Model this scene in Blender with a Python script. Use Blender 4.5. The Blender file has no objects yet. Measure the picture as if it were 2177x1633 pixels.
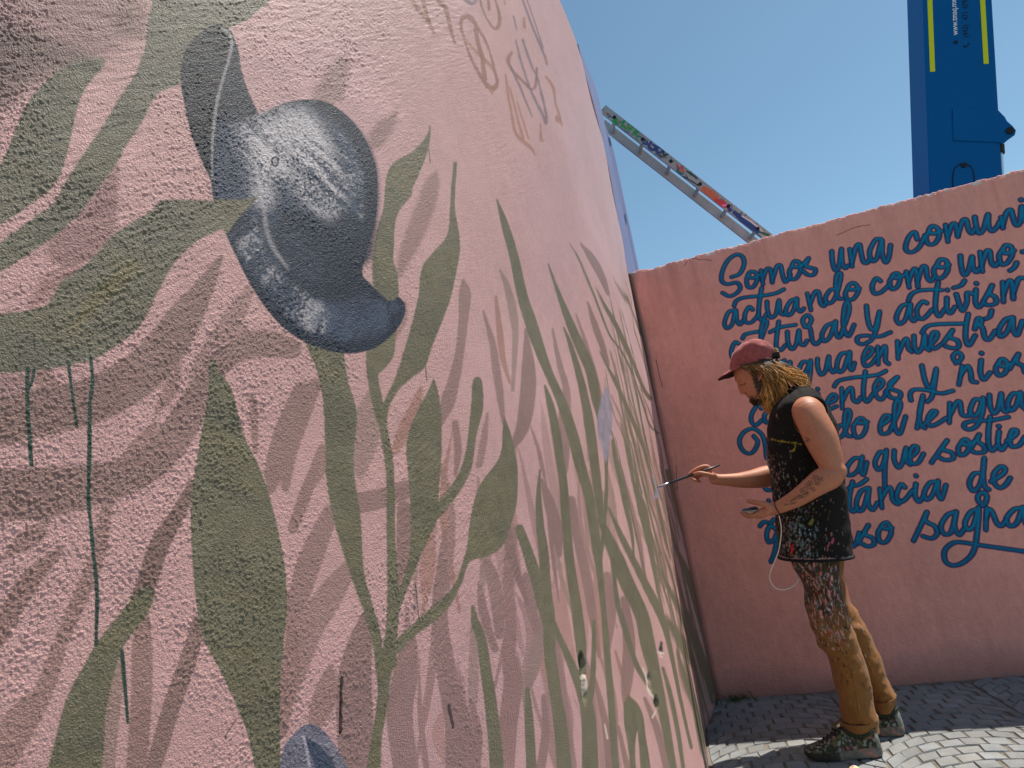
import bpy, bmesh, math, random
import numpy as np
from mathutils import Vector, Matrix

random.seed(7)
rng = np.random.default_rng(7)
C = bpy.context.scene.collection
SC = bpy.context.scene

# ------------------------------------------------------------------ camera
CAM_F, CAM_P, CAM_R, CAM_H = 1451.0, math.radians(11.8), math.radians(-9.3), 1.083   # focal (px of 2177), pitch, roll, height
cam_d = bpy.data.cameras.new('camera')
cam_d.sensor_fit = 'HORIZONTAL'; cam_d.sensor_width = 36.0
cam_d.lens = 36.0 * CAM_F / 2177.0
cam_d.clip_start = 0.05; cam_d.clip_end = 5000
cam = bpy.data.objects.new('camera', cam_d); C.objects.link(cam)
FW = np.array([0, math.cos(CAM_P), math.sin(CAM_P)])
_u0 = np.array([0, -math.sin(CAM_P), math.cos(CAM_P)]); _r0 = np.array([1.0, 0, 0])
RT = math.cos(CAM_R) * _r0 + math.sin(CAM_R) * _u0
UP = -math.sin(CAM_R) * _r0 + math.cos(CAM_R) * _u0
cam.matrix_world = Matrix(((RT[0], UP[0], -FW[0], 0), (RT[1], UP[1], -FW[1], 0), (RT[2], UP[2], -FW[2], CAM_H), (0, 0, 0, 1)))
SC.camera = cam
EYE = np.array([0, 0, CAM_H])

# ------------------------------------------------------------------ daylight
SUN = np.array([0.42, 0.175, 1.0])
sun_el = math.atan2(SUN[2], math.hypot(SUN[0], SUN[1])); sun_az = math.atan2(SUN[0], SUN[1])
w = bpy.data.worlds.new('World'); SC.world = w; w.use_nodes = True
wn = w.node_tree; wn.nodes.clear()
sky = wn.nodes.new('ShaderNodeTexSky'); sky.sky_type = 'NISHITA'; sky.sun_disc = False
sky.sun_elevation = sun_el; sky.sun_rotation = sun_az
sky.air_density = 1.0; sky.dust_density = 1.0; sky.ozone_density = 1.0; sky.altitude = 1800
bg = wn.nodes.new('ShaderNodeBackground'); bg.inputs['Strength'].default_value = 0.110
wo = wn.nodes.new('ShaderNodeOutputWorld')
tint = wn.nodes.new('ShaderNodeVectorMath'); tint.operation = 'MULTIPLY'; tint.inputs[1].default_value = (0.86, 0.98, 0.86)
wn.links.new(sky.outputs[0], tint.inputs[0]); wn.links.new(tint.outputs[0], bg.inputs[0]); wn.links.new(bg.outputs[0], wo.inputs[0])
sl = bpy.data.lights.new('sun', 'SUN'); sl.energy = 4.2; sl.angle = math.radians(0.53); sl.color = (1.0, 0.93, 0.83)
so = bpy.data.objects.new('sun', sl); C.objects.link(so)
so.rotation_euler = Vector(SUN.tolist()).to_track_quat('Z', 'Y').to_euler(); so.location = (3, 2, 9)
SC.view_settings.view_transform = 'Standard'; SC.view_settings.look = 'None'
SC.view_settings.exposure = 0.6; SC.view_settings.gamma = 1.0; SC.view_settings.use_curve_mapping = False
SC.render.engine = 'CYCLES'; SC.cycles.max_bounces = 8; SC.cycles.diffuse_bounces = 4
SC.cycles.use_denoising = True

# ------------------------------------------------------------------ helpers
def ray(u, v):
    """direction of the sight line through a photo point (2177 x 1633)"""
    return FW + RT * ((u - 1088.5) / CAM_F) - UP * ((v - 816.5) / CAM_F)
def at_y(u, v, y):
    d = ray(u, v); return EYE + d * (y / d[1])
def at_z(u, v, z):
    d = ray(u, v); return EYE + d * ((z - CAM_H) / d[2])
def at_plane(u, v, P, n):
    d = ray(u, v); return EYE + d * (np.dot(np.asarray(P) - EYE, n) / np.dot(d, n))
def project(P):
    P = np.asarray(P, float) - EYE; z = P @ FW
    return 1088.5 + CAM_F * (P @ RT) / z, 816.5 - CAM_F * (P @ UP) / z

ORG = {}
def org(o):
    return ORG.get(o.name, np.zeros(3))
def tag(o, label, cat=None, group=None, kind=None):
    if label: o['label'] = label
    if cat: o['category'] = cat
    if group: o['group'] = group
    if kind: o['kind'] = kind
    return o
def thing(name, label, cat, loc, group=None):
    o = bpy.data.objects.new(name, None); C.objects.link(o)
    o.location = loc; o.empty_display_size = 0.1
    ORG[o.name] = np.array(loc, float)
    return tag(o, label, cat, group)
def obj(name, V, F, mats, parent=None, smooth=False, loc=None, midx=None):
    """link world-space vertices and faces as ONE mesh object"""
    V = np.asarray(V, float)
    o0 = org(parent) if parent is not None else (np.array(loc, float) if loc is not None else np.zeros(3))
    me = bpy.data.meshes.new(name)
    Fa = F if isinstance(F, np.ndarray) else None
    if Fa is not None and Fa.ndim == 2:
        me.vertices.add(len(V)); me.vertices.foreach_set('co', (V - o0).astype(np.float32).ravel())
        n, k = Fa.shape
        me.loops.add(n * k); me.loops.foreach_set('vertex_index', Fa.astype(np.int32).ravel())
        me.polygons.add(n); me.polygons.foreach_set('loop_start', np.arange(0, n * k, k, dtype=np.int32))
        me.update(calc_edges=True)
    else:
        me.from_pydata((V - o0).tolist(), [], [list(map(int, f)) for f in F]); me.update()
    if not isinstance(mats, (list, tuple)): mats = [mats]
    for m in mats: me.materials.append(m)
    if midx is not None: me.polygons.foreach_set('material_index', np.asarray(midx, np.int32))
    me.polygons.foreach_set('use_smooth', np.full(len(me.polygons), bool(smooth)))
    me.update()
    o = bpy.data.objects.new(name, me); C.objects.link(o)
    if parent is not None:
        o.parent = parent; ORG[o.name] = o0
    else:
        o.location = o0; ORG[o.name] = o0
    return o
class MB:
    """collects shapes that become ONE mesh"""
    def __init__(s): s.V = []; s.F = []; s.n = 0; s.M = []
    def add(s, V, F, m=0):
        V = np.asarray(V, float)
        s.V.append(V); s.F += [[i + s.n for i in f] for f in F]; s.M += [m] * len(F); s.n += len(V); return s
    def box(s, c, sx, sy, sz, R=None, m=0):
        """box at centre c with half sizes along the columns of R"""
        R = np.eye(3) if R is None else np.asarray(R, float)
        V = [np.asarray(c, float) + R @ np.array([x * sx, y * sy, z * sz]) for x in (-1, 1) for y in (-1, 1) for z in (-1, 1)]
        return s.add(V, [(0, 1, 3, 2), (4, 6, 7, 5), (0, 4, 5, 1), (2, 3, 7, 6), (0, 2, 6, 4), (1, 5, 7, 3)], m)
    def tube(s, pts, rad, seg=8, cap=True, m=0, flat=None):
        """round tube along points; rad a number or one per point"""
        P = np.asarray(pts, float); n = len(P)
        r = np.full(n, rad) if np.isscalar(rad) else np.asarray(rad, float)
        T = np.gradient(P, axis=0); T /= np.linalg.norm(T, axis=1)[:, None] + 1e-12
        a = np.array([0, 0, 1.0]) if abs(T[0][2]) < 0.9 else np.array([1.0, 0, 0])
        u = np.cross(T[0], a); u /= np.linalg.norm(u); V = []
        for i in range(n):
            u = u - T[i] * (u @ T[i]); u /= np.linalg.norm(u) + 1e-12; vv = np.cross(T[i], u)
            for k in range(seg):
                t = 2 * math.pi * k / seg; V.append(P[i] + r[i] * (math.cos(t) * u + math.sin(t) * vv))
        F = [(i * seg + k, i * seg + (k + 1) % seg, (i + 1) * seg + (k + 1) % seg, (i + 1) * seg + k) for i in range(n - 1) for k in range(seg)]
        if cap: F += [tuple(range(seg))[::-1], tuple((n - 1) * seg + k for k in range(seg))]
        return s.add(V, F, m)
    def loft(s, rings, cap=True, m=0, closed=True):
        R = [np.asarray(r, float) for r in rings]; k = len(R[0]); V = np.concatenate(R)
        F = []
        for i in range(len(R) - 1):
            for j in range(k if closed else k - 1):
                F.append((i * k + j, i * k + (j + 1) % k, (i + 1) * k + (j + 1) % k, (i + 1) * k + j))
        if cap: F += [tuple(range(k))[::-1], tuple((len(R) - 1) * k + j for j in range(k))]
        return s.add(V, F, m)
    def prism(s, poly, d, m=0):
        """closed outline (N,3) pushed along d"""
        P = np.asarray(poly, float); k = len(P); return s.loft([P, P + np.asarray(d, float)], True, m)
    def build(s, name, mats, parent=None, smooth=False, loc=None, bevel=0):
        o = obj(name, np.concatenate(s.V), s.F, mats, parent, smooth, loc, s.M)
        fix_normals(o)
        if bevel:
            b = o.modifiers.new('bevel', 'BEVEL'); b.width = bevel; b.segments = 2; b.limit_method = 'ANGLE'
        return o
def fix_normals(o):
    bm = bmesh.new(); bm.from_mesh(o.data); bmesh.ops.recalc_face_normals(bm, faces=bm.faces); bm.to_mesh(o.data); bm.free()
def smooth_line(P, n=8):
    """Catmull-Rom through the points (any dimension)"""
    P = np.asarray(P, float)
    if len(P) < 3: return P
    Q = np.vstack([2 * P[0] - P[1], P, 2 * P[-1] - P[-2]]); out = []
    t = np.linspace(0, 1, n, endpoint=False)[:, None]
    for i in range(1, len(Q) - 2):
        a, b, c, d = Q[i - 1], Q[i], Q[i + 1], Q[i + 2]
        out.append(0.5 * ((2 * b) + (c - a) * t + (2 * a - 5 * b + 4 * c - d) * t ** 2 + (3 * b - a - 3 * c + d) * t ** 3))
    out.append(P[-1:]); return np.vstack(out)

# ------------------------------------------------------------------ materials
def mat(name, color=(0.5, 0.5, 0.5), rough=0.7, metallic=0.0, attr=None, noise=None, bump=None, spec=0.3, sheen=0.0):
    """procedural Principled material.
    attr: name of a colour attribute used as paint; noise: list of (scale, amount) brightness mottling; bump: list of (scale, dist, detail)"""
    m = bpy.data.materials.new(name); m.use_nodes = True; nt = m.node_tree; nd = nt.nodes; L = nt.links
    b = nd['Principled BSDF']; b.inputs['Roughness'].default_value = rough; b.inputs['Metallic'].default_value = metallic
    b.inputs['Specular IOR Level'].default_value = spec
    if sheen: b.inputs['Sheen Weight'].default_value = sheen
    tc = nd.new('ShaderNodeTexCoord')
    if attr:
        a = nd.new('ShaderNodeAttribute'); a.attribute_name = attr; col = a.outputs['Color']
    else:
        rgb = nd.new('ShaderNodeRGB'); rgb.outputs[0].default_value = (*color, 1); col = rgb.outputs[0]
    for sc, amt in (noise or []):
        n = nd.new('ShaderNodeTexNoise'); n.inputs['Scale'].default_value = sc; n.inputs['Detail'].default_value = 4
        L.new(tc.outputs['Object'], n.inputs['Vector'])
        r = nd.new('ShaderNodeMapRange'); r.inputs['From Min'].default_value = 0.3; r.inputs['From Max'].default_value = 0.7
        r.inputs['To Min'].default_value = 1 - amt; r.inputs['To Max'].default_value = 1 + amt; L.new(n.outputs[0], r.inputs[0])
        mx = nd.new('ShaderNodeVectorMath'); mx.operation = 'SCALE'; L.new(col, mx.inputs[0]); L.new(r.outputs[0], mx.inputs['Scale']); col = mx.outputs[0]
    L.new(col, b.inputs['Base Color'])
    h = None
    for sc, dist, det in (bump or []):
        n = nd.new('ShaderNodeTexNoise'); n.inputs['Scale'].default_value = sc; n.inputs['Detail'].default_value = det
        L.new(tc.outputs['Object'], n.inputs['Vector'])
        bp = nd.new('ShaderNodeBump'); bp.inputs['Distance'].default_value = dist; bp.inputs['Strength'].default_value = 1.0
        L.new(n.outputs[0], bp.inputs['Height'])
        if h is not None: L.new(h, bp.inputs['Normal'])
        h = bp.outputs[0]
    if h is not None: L.new(h, b.inputs['Normal'])
    return m
def srgb(*c):
    return tuple(((x / 255) / 12.92 if x <= 10 else ((x / 255 + 0.055) / 1.055) ** 2.4) for x in c)
def set_paint(o, rgb, name='paint'):
    me = o.data; a = me.color_attributes.new(name, 'FLOAT_COLOR', 'POINT')
    c = np.ones((len(me.vertices), 4), np.float32); c[:len(rgb), :3] = rgb
    a.data.foreach_set('color', c.ravel())
def vnoise(x, y, seed=0):
    """smooth value noise on a unit lattice, -1..1"""
    xi = np.floor(x).astype(np.int64); yi = np.floor(y).astype(np.int64); fx = x - xi; fy = y - yi
    def h(i, j):
        n = (i * 374761393 + j * 668265263 + seed * 1442695041) & 0x7fffffff
        n = ((n ^ (n >> 13)) * 1274126177) & 0x7fffffff
        n = ((n ^ (n >> 16)) * 668265263) & 0x7fffffff
        return ((n >> 7) & 0xffff) / 32767.5 - 1
    u = fx * fx * (3 - 2 * fx); v = fy * fy * (3 - 2 * fy)
    return (h(xi, yi) * (1 - u) + h(xi + 1, yi) * u) * (1 - v) + (h(xi, yi + 1) * (1 - u) + h(xi + 1, yi + 1) * u) * v

# ------------------------------------------------------------------ painting on a wall
class Canvas:
    """paint colours held by the vertices of a wall, in wall coordinates: a = along the wall, z = height"""
    def __init__(s, a, z, base):
        s.a = a; s.z = z; s.rgb = np.tile(np.asarray(base, float), (len(a), 1))
        s.gh = np.ones_like(s.rgb); s.order = np.argsort(a); s.asort = a[s.order]
        s.g1 = vnoise(a * 55, z * 55, 3); s.g2 = vnoise(a * 240, z * 240, 9)
    def near(s, lo, hi):
        i0 = np.searchsorted(s.asort, lo[0]); i1 = np.searchsorted(s.asort, hi[0]); ix = s.order[i0:i1]
        zz = s.z[ix]; return ix[(zz > lo[1]) & (zz < hi[1])]
    def cover(s, poly, soft, kx, grain=0.0):
        """coverage 0..1 of a closed outline in wall coordinates"""
        P = np.asarray(poly, float); m = soft * 1.6 + 0.002
        lo = P.min(0) - [m / kx, m]; hi = P.max(0) + [m / kx, m]
        ix = s.near(lo, hi)
        if len(ix) == 0: return ix, np.zeros(0)
        x = s.a[ix] * kx; y = s.z[ix]; Q = P * [kx, 1]
        ins = np.zeros(len(ix), bool); d2 = np.full(len(ix), 1e9)
        for i in range(len(Q)):
            x0, y0 = Q[i - 1]; x1, y1 = Q[i]
            if abs(y1 - y0) > 1e-12:
                c = ((y0 > y) != (y1 > y)) & (x < (x1 - x0) * (y - y0) / (y1 - y0) + x0); ins ^= c
            dx, dy = x1 - x0, y1 - y0; l2 = dx * dx + dy * dy + 1e-15
            t = np.clip(((x - x0) * dx + (y - y0) * dy) / l2, 0, 1)
            d2 = np.minimum(d2, (x - x0 - t * dx) ** 2 + (y - y0 - t * dy) ** 2)
        sd = np.sqrt(d2) * np.where(ins, -1, 1)
        if grain: sd = sd + grain * (0.6 * s.g1[ix] + 0.6 * s.g2[ix])
        c = np.clip(0.5 - sd / (2 * max(soft, 1e-5)), 0, 1); return ix, c * c * (3 - 2 * c)
    def trace(s, segs, color, soft=1.5, op=1.0, grain=1.0, mul=False, mott=0.0):
        """a brush stroke: capsules between points; segs = list of (a0, z0, w0, a1, z1, w1, J), J maps wall offsets to the units of the widths"""
        cov = {}
        allix = []; allsd = []
        for a0, z0, w0, a1, z1, w1, J in segs:
            Ji = np.linalg.inv(J); m = max(w0, w1) / 2 + soft + grain * 1.5 + .5 * 0
            da = np.hypot(*Ji[0]) * m; dz = np.hypot(*Ji[1]) * m
            ix = s.near((min(a0, a1) - da, min(z0, z1) - dz), (max(a0, a1) + da, max(z0, z1) + dz))
            if len(ix) == 0: continue
            x = s.a[ix] - a0; y = s.z[ix] - z0; px = J[0, 0] * x + J[0, 1] * y; py = J[1, 0] * x + J[1, 1] * y
            ex, ey = J @ np.array([a1 - a0, z1 - z0]); t = np.clip((px * ex + py * ey) / (ex * ex + ey * ey + 1e-12), 0, 1)
            allix.append(ix); allsd.append(np.hypot(px - t * ex, py - t * ey) - (w0 + (w1 - w0) * t) / 2)
        if not allix: return
        ix = np.concatenate(allix); sd = np.concatenate(allsd); buf = getattr(s, 'buf', None)
        if buf is None: buf = s.buf = np.full(len(s.a), 1e9)
        np.minimum.at(buf, ix, sd); u = np.unique(ix); sd = buf[u] + grain * (.6 * s.g1[u] + .6 * s.g2[u]); buf[u] = 1e9
        c = np.clip(.5 - sd / (2 * max(soft, 1e-6)), 0, 1); c = (c * c * (3 - 2 * c) * op)[:, None]; col = np.asarray(color, float)[None]
        if mul == 'ghost': s.gh[u] = np.minimum(s.gh[u], 1 - c + c * col)
        elif mul: s.rgb[u] = s.rgb[u] * (1 - c + c * col)
        else:
            if mott: col = col * (1 + mott * (s.g1[u] + .6 * s.g2[u]))[:, None]
            s.rgb[u] = s.rgb[u] * (1 - c) + c * col
    def fill(s, poly, color, soft=0.002, op=1.0, kx=1.0, grain=0.0008, mul=False, mott=0.0):
        ix, c = s.cover(poly, soft, kx, grain)
        if len(ix) == 0: return
        c = (c * op)[:, None]; col = np.asarray(color, float)[None, :]
        if mul == 'ghost': s.gh[ix] = np.minimum(s.gh[ix], 1 - c + c * col)
        elif mul: s.rgb[ix] = s.rgb[ix] * (1 - c + c * col)
        else:
            if mott: col = col * (1 + mott * (s.g1[ix] + 0.6 * s.g2[ix]))[:, None]
            s.rgb[ix] = s.rgb[ix] * (1 - c) + c * col
def ribbon(pts, n=6):
    """outline of a brush stroke with a width at every point: (x, y, w)"""
    P = smooth_line(np.asarray(pts, float), n); T = np.gradient(P[:, :2], axis=0); T /= np.linalg.norm(T, axis=1)[:, None] + 1e-9
    N = np.stack([-T[:, 1], T[:, 0]], 1); w = np.maximum(P[:, 2:3], 0.4) / 2
    L = P[:, :2] + N * w; R = P[:, :2] - N * w
    k = np.linspace(-math.pi / 2, math.pi / 2, 5)[1:-1]
    def capp(p, t, n_, ww, sgn): return [p + (n_ * -math.sin(a) + t * sgn * math.cos(a)) * ww for a in k]
    end = capp(P[-1, :2], T[-1], N[-1], w[-1], 1); st = capp(P[0, :2], T[0], -N[0], w[0], -1)
    return np.vstack([L, end, R[::-1], st])
# ------------------------------------------------------------------ the mural wall: a tall stuccoed wall bending towards the camera
WALL_H = 2.5
HEAD = [(-2.5, 52), (-1.0, 50), (0, 46), (.5, 42), (.9, 36), (1.3, 27.5), (1.67, 18.5), (1.95, 14.5), (2.3, 13), (2.8, 11), (4.05, 11.2)]
_y = np.linspace(4.03, -2.2, 6000)
_ph = np.radians(np.interp(_y, *zip(*HEAD)))
_dy = _y[0] - _y[1]
_x = 0.822 - np.concatenate([[0], np.cumsum(np.tan(_ph[:-1]) * _dy)])
_y, _x, _ph = _y[::-1], _x[::-1], _ph[::-1]                       # from the far left end to the corner
PL = np.stack([_x, _y], 1); PN = np.stack([np.cos(_ph), -np.sin(_ph)], 1)
PA = np.concatenate([[0], np.cumsum(np.linalg.norm(np.diff(PL, axis=0), axis=1))])
PB = np.interp(_y, [0, 1.4, 2.8, 3.5, 4.03], [0.02, 0.09, 0.10, 0.085, 0.0])   # the foot stands back by this much
def mural_pt(a, z, off=0.0):
    x = np.interp(a, PA, PL[:, 0]); y = np.interp(a, PA, PL[:, 1]); nx = np.interp(a, PA, PN[:, 0]); ny = np.interp(a, PA, PN[:, 1])
    b = -np.interp(a, PA, PB) * (1 - (np.clip(z, 0, WALL_H) / WALL_H) ** 2.4) + off
    return np.stack([x + nx * b, y + ny * b, z + 0 * x], -1)
def on_mural(u, v):
    """photo point -> (distance along the wall, height)"""
    d = ray(u, v); b = math.atan2(d[0], d[1]); z = 1.2
    for _ in range(7):
        k = PB * (1 - min(max(z / WALL_H, 0), 1) ** 2.4)
        x = PL[:, 0] - PN[:, 0] * k; y = PL[:, 1] - PN[:, 1] * k
        th = np.maximum.accumulate(np.where(y > 0.1, np.arctan2(x, np.maximum(y, .1)), -2.0) + np.arange(len(x)) * 1e-9)
        a = np.interp(b, th, PA); i = np.interp(a, PA, np.arange(len(PA)))
        r = math.hypot(np.interp(i, np.arange(len(x)), x), np.interp(i, np.arange(len(x)), y))
        z = CAM_H + d[2] * r / math.hypot(d[0], d[1])
    return a, z
# columns about one pixel apart where the picture shows them, coarser beyond
_ca = np.linspace(PA[0], PA[-1], 4000); _cp = mural_pt(_ca, np.full(4000, 1.25)); _vis = _cp[:, 1] > 0.35
_cu = np.maximum.accumulate(project(_cp[_vis])[0] + np.arange(_vis.sum()) * 1e-7); _cav = _ca[_vis]
cols = np.interp(np.arange(-60, _cu[-1] + 1.0, 1.45), _cu, _cav); cols[-1] = PA[-1]
cols = np.concatenate([np.linspace(0, cols[0], 50)[:-1], cols])
NR = 960; rows = np.zeros((len(cols), NR + 16))
_zt = np.linspace(0, WALL_H, 400); zl, zh = 0.9, 1.9
for j in range(len(cols) - 1, -1, -1):
    if j >= 49:
        v = project(mural_pt(np.full(400, cols[j]), _zt))[1]
        zl = float(np.interp(-1700, -v, _zt)); zh = float(np.interp(60, -v, _zt)) if v[-1] < -60 else WALL_H
    zl = min(max(zl, 0.02), 2.2); zh = max(min(zh, WALL_H - 0.02), zl + 0.2)
    rows[j] = np.concatenate([np.linspace(0, zl, 9)[:-1], np.linspace(zl, zh, NR), np.linspace(zh, WALL_H, 9)[1:]])
NC, NZ = rows.shape
ga = np.repeat(cols, NZ); gz = rows.ravel()
gap = np.gradient(cols); gs = np.repeat(gap, NZ)
dsp = np.zeros(len(ga))
def lay(freq, amp, seed, fa=1.0): return np.where(gs * freq < 0.9, 1, 0) * amp * vnoise(ga * freq * fa, gz * freq, seed)
patch = 0.75 + 0.5 * vnoise(ga * 9, gz * 9, 31) + 0.35 * vnoise(ga * 22, gz * 22, 32)
def fade(f): return np.clip((1.2 - gs * f) / .6, 0, 1)
grit = fade(600) * np.clip(vnoise(ga * 610, gz * 610, 1) - .05, 0, 1) * .00055 + fade(430) * (np.clip(vnoise(ga * 430, gz * 430, 4) - .15, 0, 1) * .00085 - np.clip(vnoise(ga * 380, gz * 380, 9) - .3, 0, 1) * .0004)
dsp += np.clip(patch, 0.35, 1.4) * grit
dsp += 0.0005 * vnoise(ga * 14, gz * 18, 6) + 0.004 * vnoise(ga * 3, gz * 4, 8)
sweep = vnoise(ga * 5, gz * 5, 12); sang = .5 + .8 * vnoise(ga * 2, gz * 2, 13)
dsp += np.clip((.8 - gs * 200) / .4, 0, 1) * .00026 * vnoise((ga * np.cos(.6) + gz * np.sin(.6)) * 60, (-ga * np.sin(.6) + gz * np.cos(.6)) * 300, 11) * np.clip(sweep + .1, 0, 1) * 1.6
# knocked-off plaster
for (u, v, rx, rz, dep) in [(1236, 1412, 0.014, .022, .007), (1238, 1462, .010, .03, .005), (1384, 1450, .02, .02, .005), (1397, 1492, .02, .014, .007), (1403, 1388, .02, .014, .004)]:
    a0, z0 = on_mural(u, v); q = ((ga - a0) / rx) ** 2 + ((gz - z0) / rz) ** 2 + .5 * vnoise(ga * 90, gz * 90, 17); dsp -= dep * np.clip(1 - q, 0, 1) ** .6
for pts in [[(722, 1440), (724, 1500), (724, 1560)], [(951, 1500), (956, 1525), (962, 1550)], [(1236, 1420), (1240, 1450), (1238, 1490)]]:
    q = np.array([on_mural(*p) for p in pts]); ac = np.interp(gz, q[::-1, 1], q[::-1, 0], left=-9, right=-9) + .0025 * vnoise(gz * 60, gz * 0, 21)
    dsp -= .006 * np.clip(1 - np.abs(ga - ac) / .0018, 0, 1)
MV = mural_pt(ga, gz, dsp)

PINK = np.array(srgb(207, 160, 156))
cv = Canvas(ga, gz, PINK)
cv.rgb *= (1 + .05 * vnoise(ga * 6, gz * 6, 41) + .04 * vnoise(ga * 21, gz * 17, 42))[:, None]
cv.rgb *= 1 + np.clip(vnoise(ga * 3.1, gz * 2.4, 44), 0, 1)[:, None] * np.array([-.02, -.01, .06])        
lilac_mix = np.clip((ga - PA[-1] + 3.3) / 1.6 + .25 * vnoise(ga * 2, gz * 2, 46), 0, 1) * np.clip((gz - 1.0) / .9 + .3 * vnoise(ga * 3, gz * 3, 47), 0, 1)       # base colour goes paler and more lilac towards the upper far part
cv.rgb = cv.rgb * (1 - .75 * lilac_mix[:, None]) + np.array(srgb(214, 182, 182)) * (.75 * lilac_mix[:, None])
def wall_poly(P): return np.array([on_mural(u, v) for u, v in P])
def paint(P, color, soft=2.0, op=1.0, grain=2.0, mul=False, mott=0.05, smooth=True):
    """a painted shape traced from the photograph, laid on the wall; soft = edge blur in photo pixels"""
    P = np.asarray(P, float)[:, :2]
    if smooth: P = smooth_line(np.vstack([P, P[:1]]), 4)[:-1]
    c = P.mean(0); a0, z0 = on_mural(c[0], c[1]); p = mural_pt(np.array([a0]), np.array([z0]))[0]; r = np.linalg.norm(p - EYE) / CAM_F
    ax = abs(on_mural(c[0] + 12, c[1])[0] - on_mural(c[0] - 12, c[1])[0]) / 24 + 1e-6; az = abs(on_mural(c[0], c[1] + 12)[1] - on_mural(c[0], c[1] - 12)[1]) / 24 + 1e-6
    cv.fill(wall_poly(P), color, soft * az, op, min(az / ax, 1.5), grain * az * .25, mul, mott)
def jac(u, v):
    """how wall offsets (along, up) turn into photo pixels near a point"""
    a0, z0 = on_mural(u - 6, v); a1, z1 = on_mural(u + 6, v); a2, z2 = on_mural(u, v - 6); a3, z3 = on_mural(u, v + 6)
    K = np.array([[a1 - a0, a3 - a2], [z1 - z0, z3 - z2]]) / 12
    if abs(np.linalg.det(K)) < 1e-9: K = np.array([[max(abs(a1 - a0), 1e-3) / 12, 0], [0, -6e-4]])
    return np.linalg.inv(K)
def stroke(pts, color, soft=1.5, op=1.0, grain=1.5, mul=False, mott=0.05):
    if math.hypot(pts[0][0] - pts[-1][0], pts[0][1] - pts[-1][1]) > 25 and len(pts) != 9:                      # seen almost edge-on: lay the outline itself on the wall
        return paint(ribbon(pts, 5), color, soft, op, grain, mul, mott, smooth=False)
    P = smooth_line(np.asarray(pts, float), 5); Q = [on_mural(x, y) for x, y, _ in P]; S = []
    for i in range(len(P) - 1):
        if i % 3 == 0: J = jac(*((P[i, :2] + P[i + 1, :2]) / 2))
        S.append((*Q[i], max(P[i, 2], .4), *Q[i + 1], max(P[i + 1, 2], .4), J))
    cv.trace(S, color, soft, op, grain * .5, mul, mott)

GREEN = np.array(srgb(120, 112, 92)); GREEN2 = np.array(srgb(111, 107, 92)); OLIVE = np.array(srgb(128, 116, 84))
MAUVE = (0.43, 0.45, 0.41); MAUVE2 = (0.57, 0.57, 0.53); OCHRE = (0.66, 0.60, 0.50); SAGE = (0.52, 0.60, 0.52)
NAVY = np.array(srgb(33, 43, 60)); NAVYD = np.array(srgb(24, 32, 46)); STEEL = np.array(srgb(64, 74, 93)); PALE = np.array(srgb(212, 200, 202))
def streaks(P, color, soft, op, seed, ang, fs=150, fl=16, thr=-.1):
    """broken dry-brush paint inside an outline"""
    q = wall_poly(smooth_line(np.vstack([P, P[:1]]), 4)[:-1]); z = 0.0008
    ix, c = cv.cover(q, soft * z, 1.0, .004)
    if len(ix) == 0: return
    x = cv.a[ix]; y = cv.z[ix]; ca, sa = math.cos(ang), math.sin(ang); p = x * ca + y * sa; r = -x * sa + y * ca
    p = p + .010 * vnoise(x * 25, y * 25, seed + 5)
    n = .55 * vnoise(p * fs, r * fl, seed) + .35 * vnoise(p * fs * .35, r * fl * .7, seed + 1) + .5 * vnoise(x * 420, y * 420, seed + 2)
    k = (c * op * np.clip((n - thr) * 1.4 + .35, 0, 1))[:, None]; cv.rgb[ix] = cv.rgb[ix] * (1 - k) + np.asarray(color)[None] * k
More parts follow.
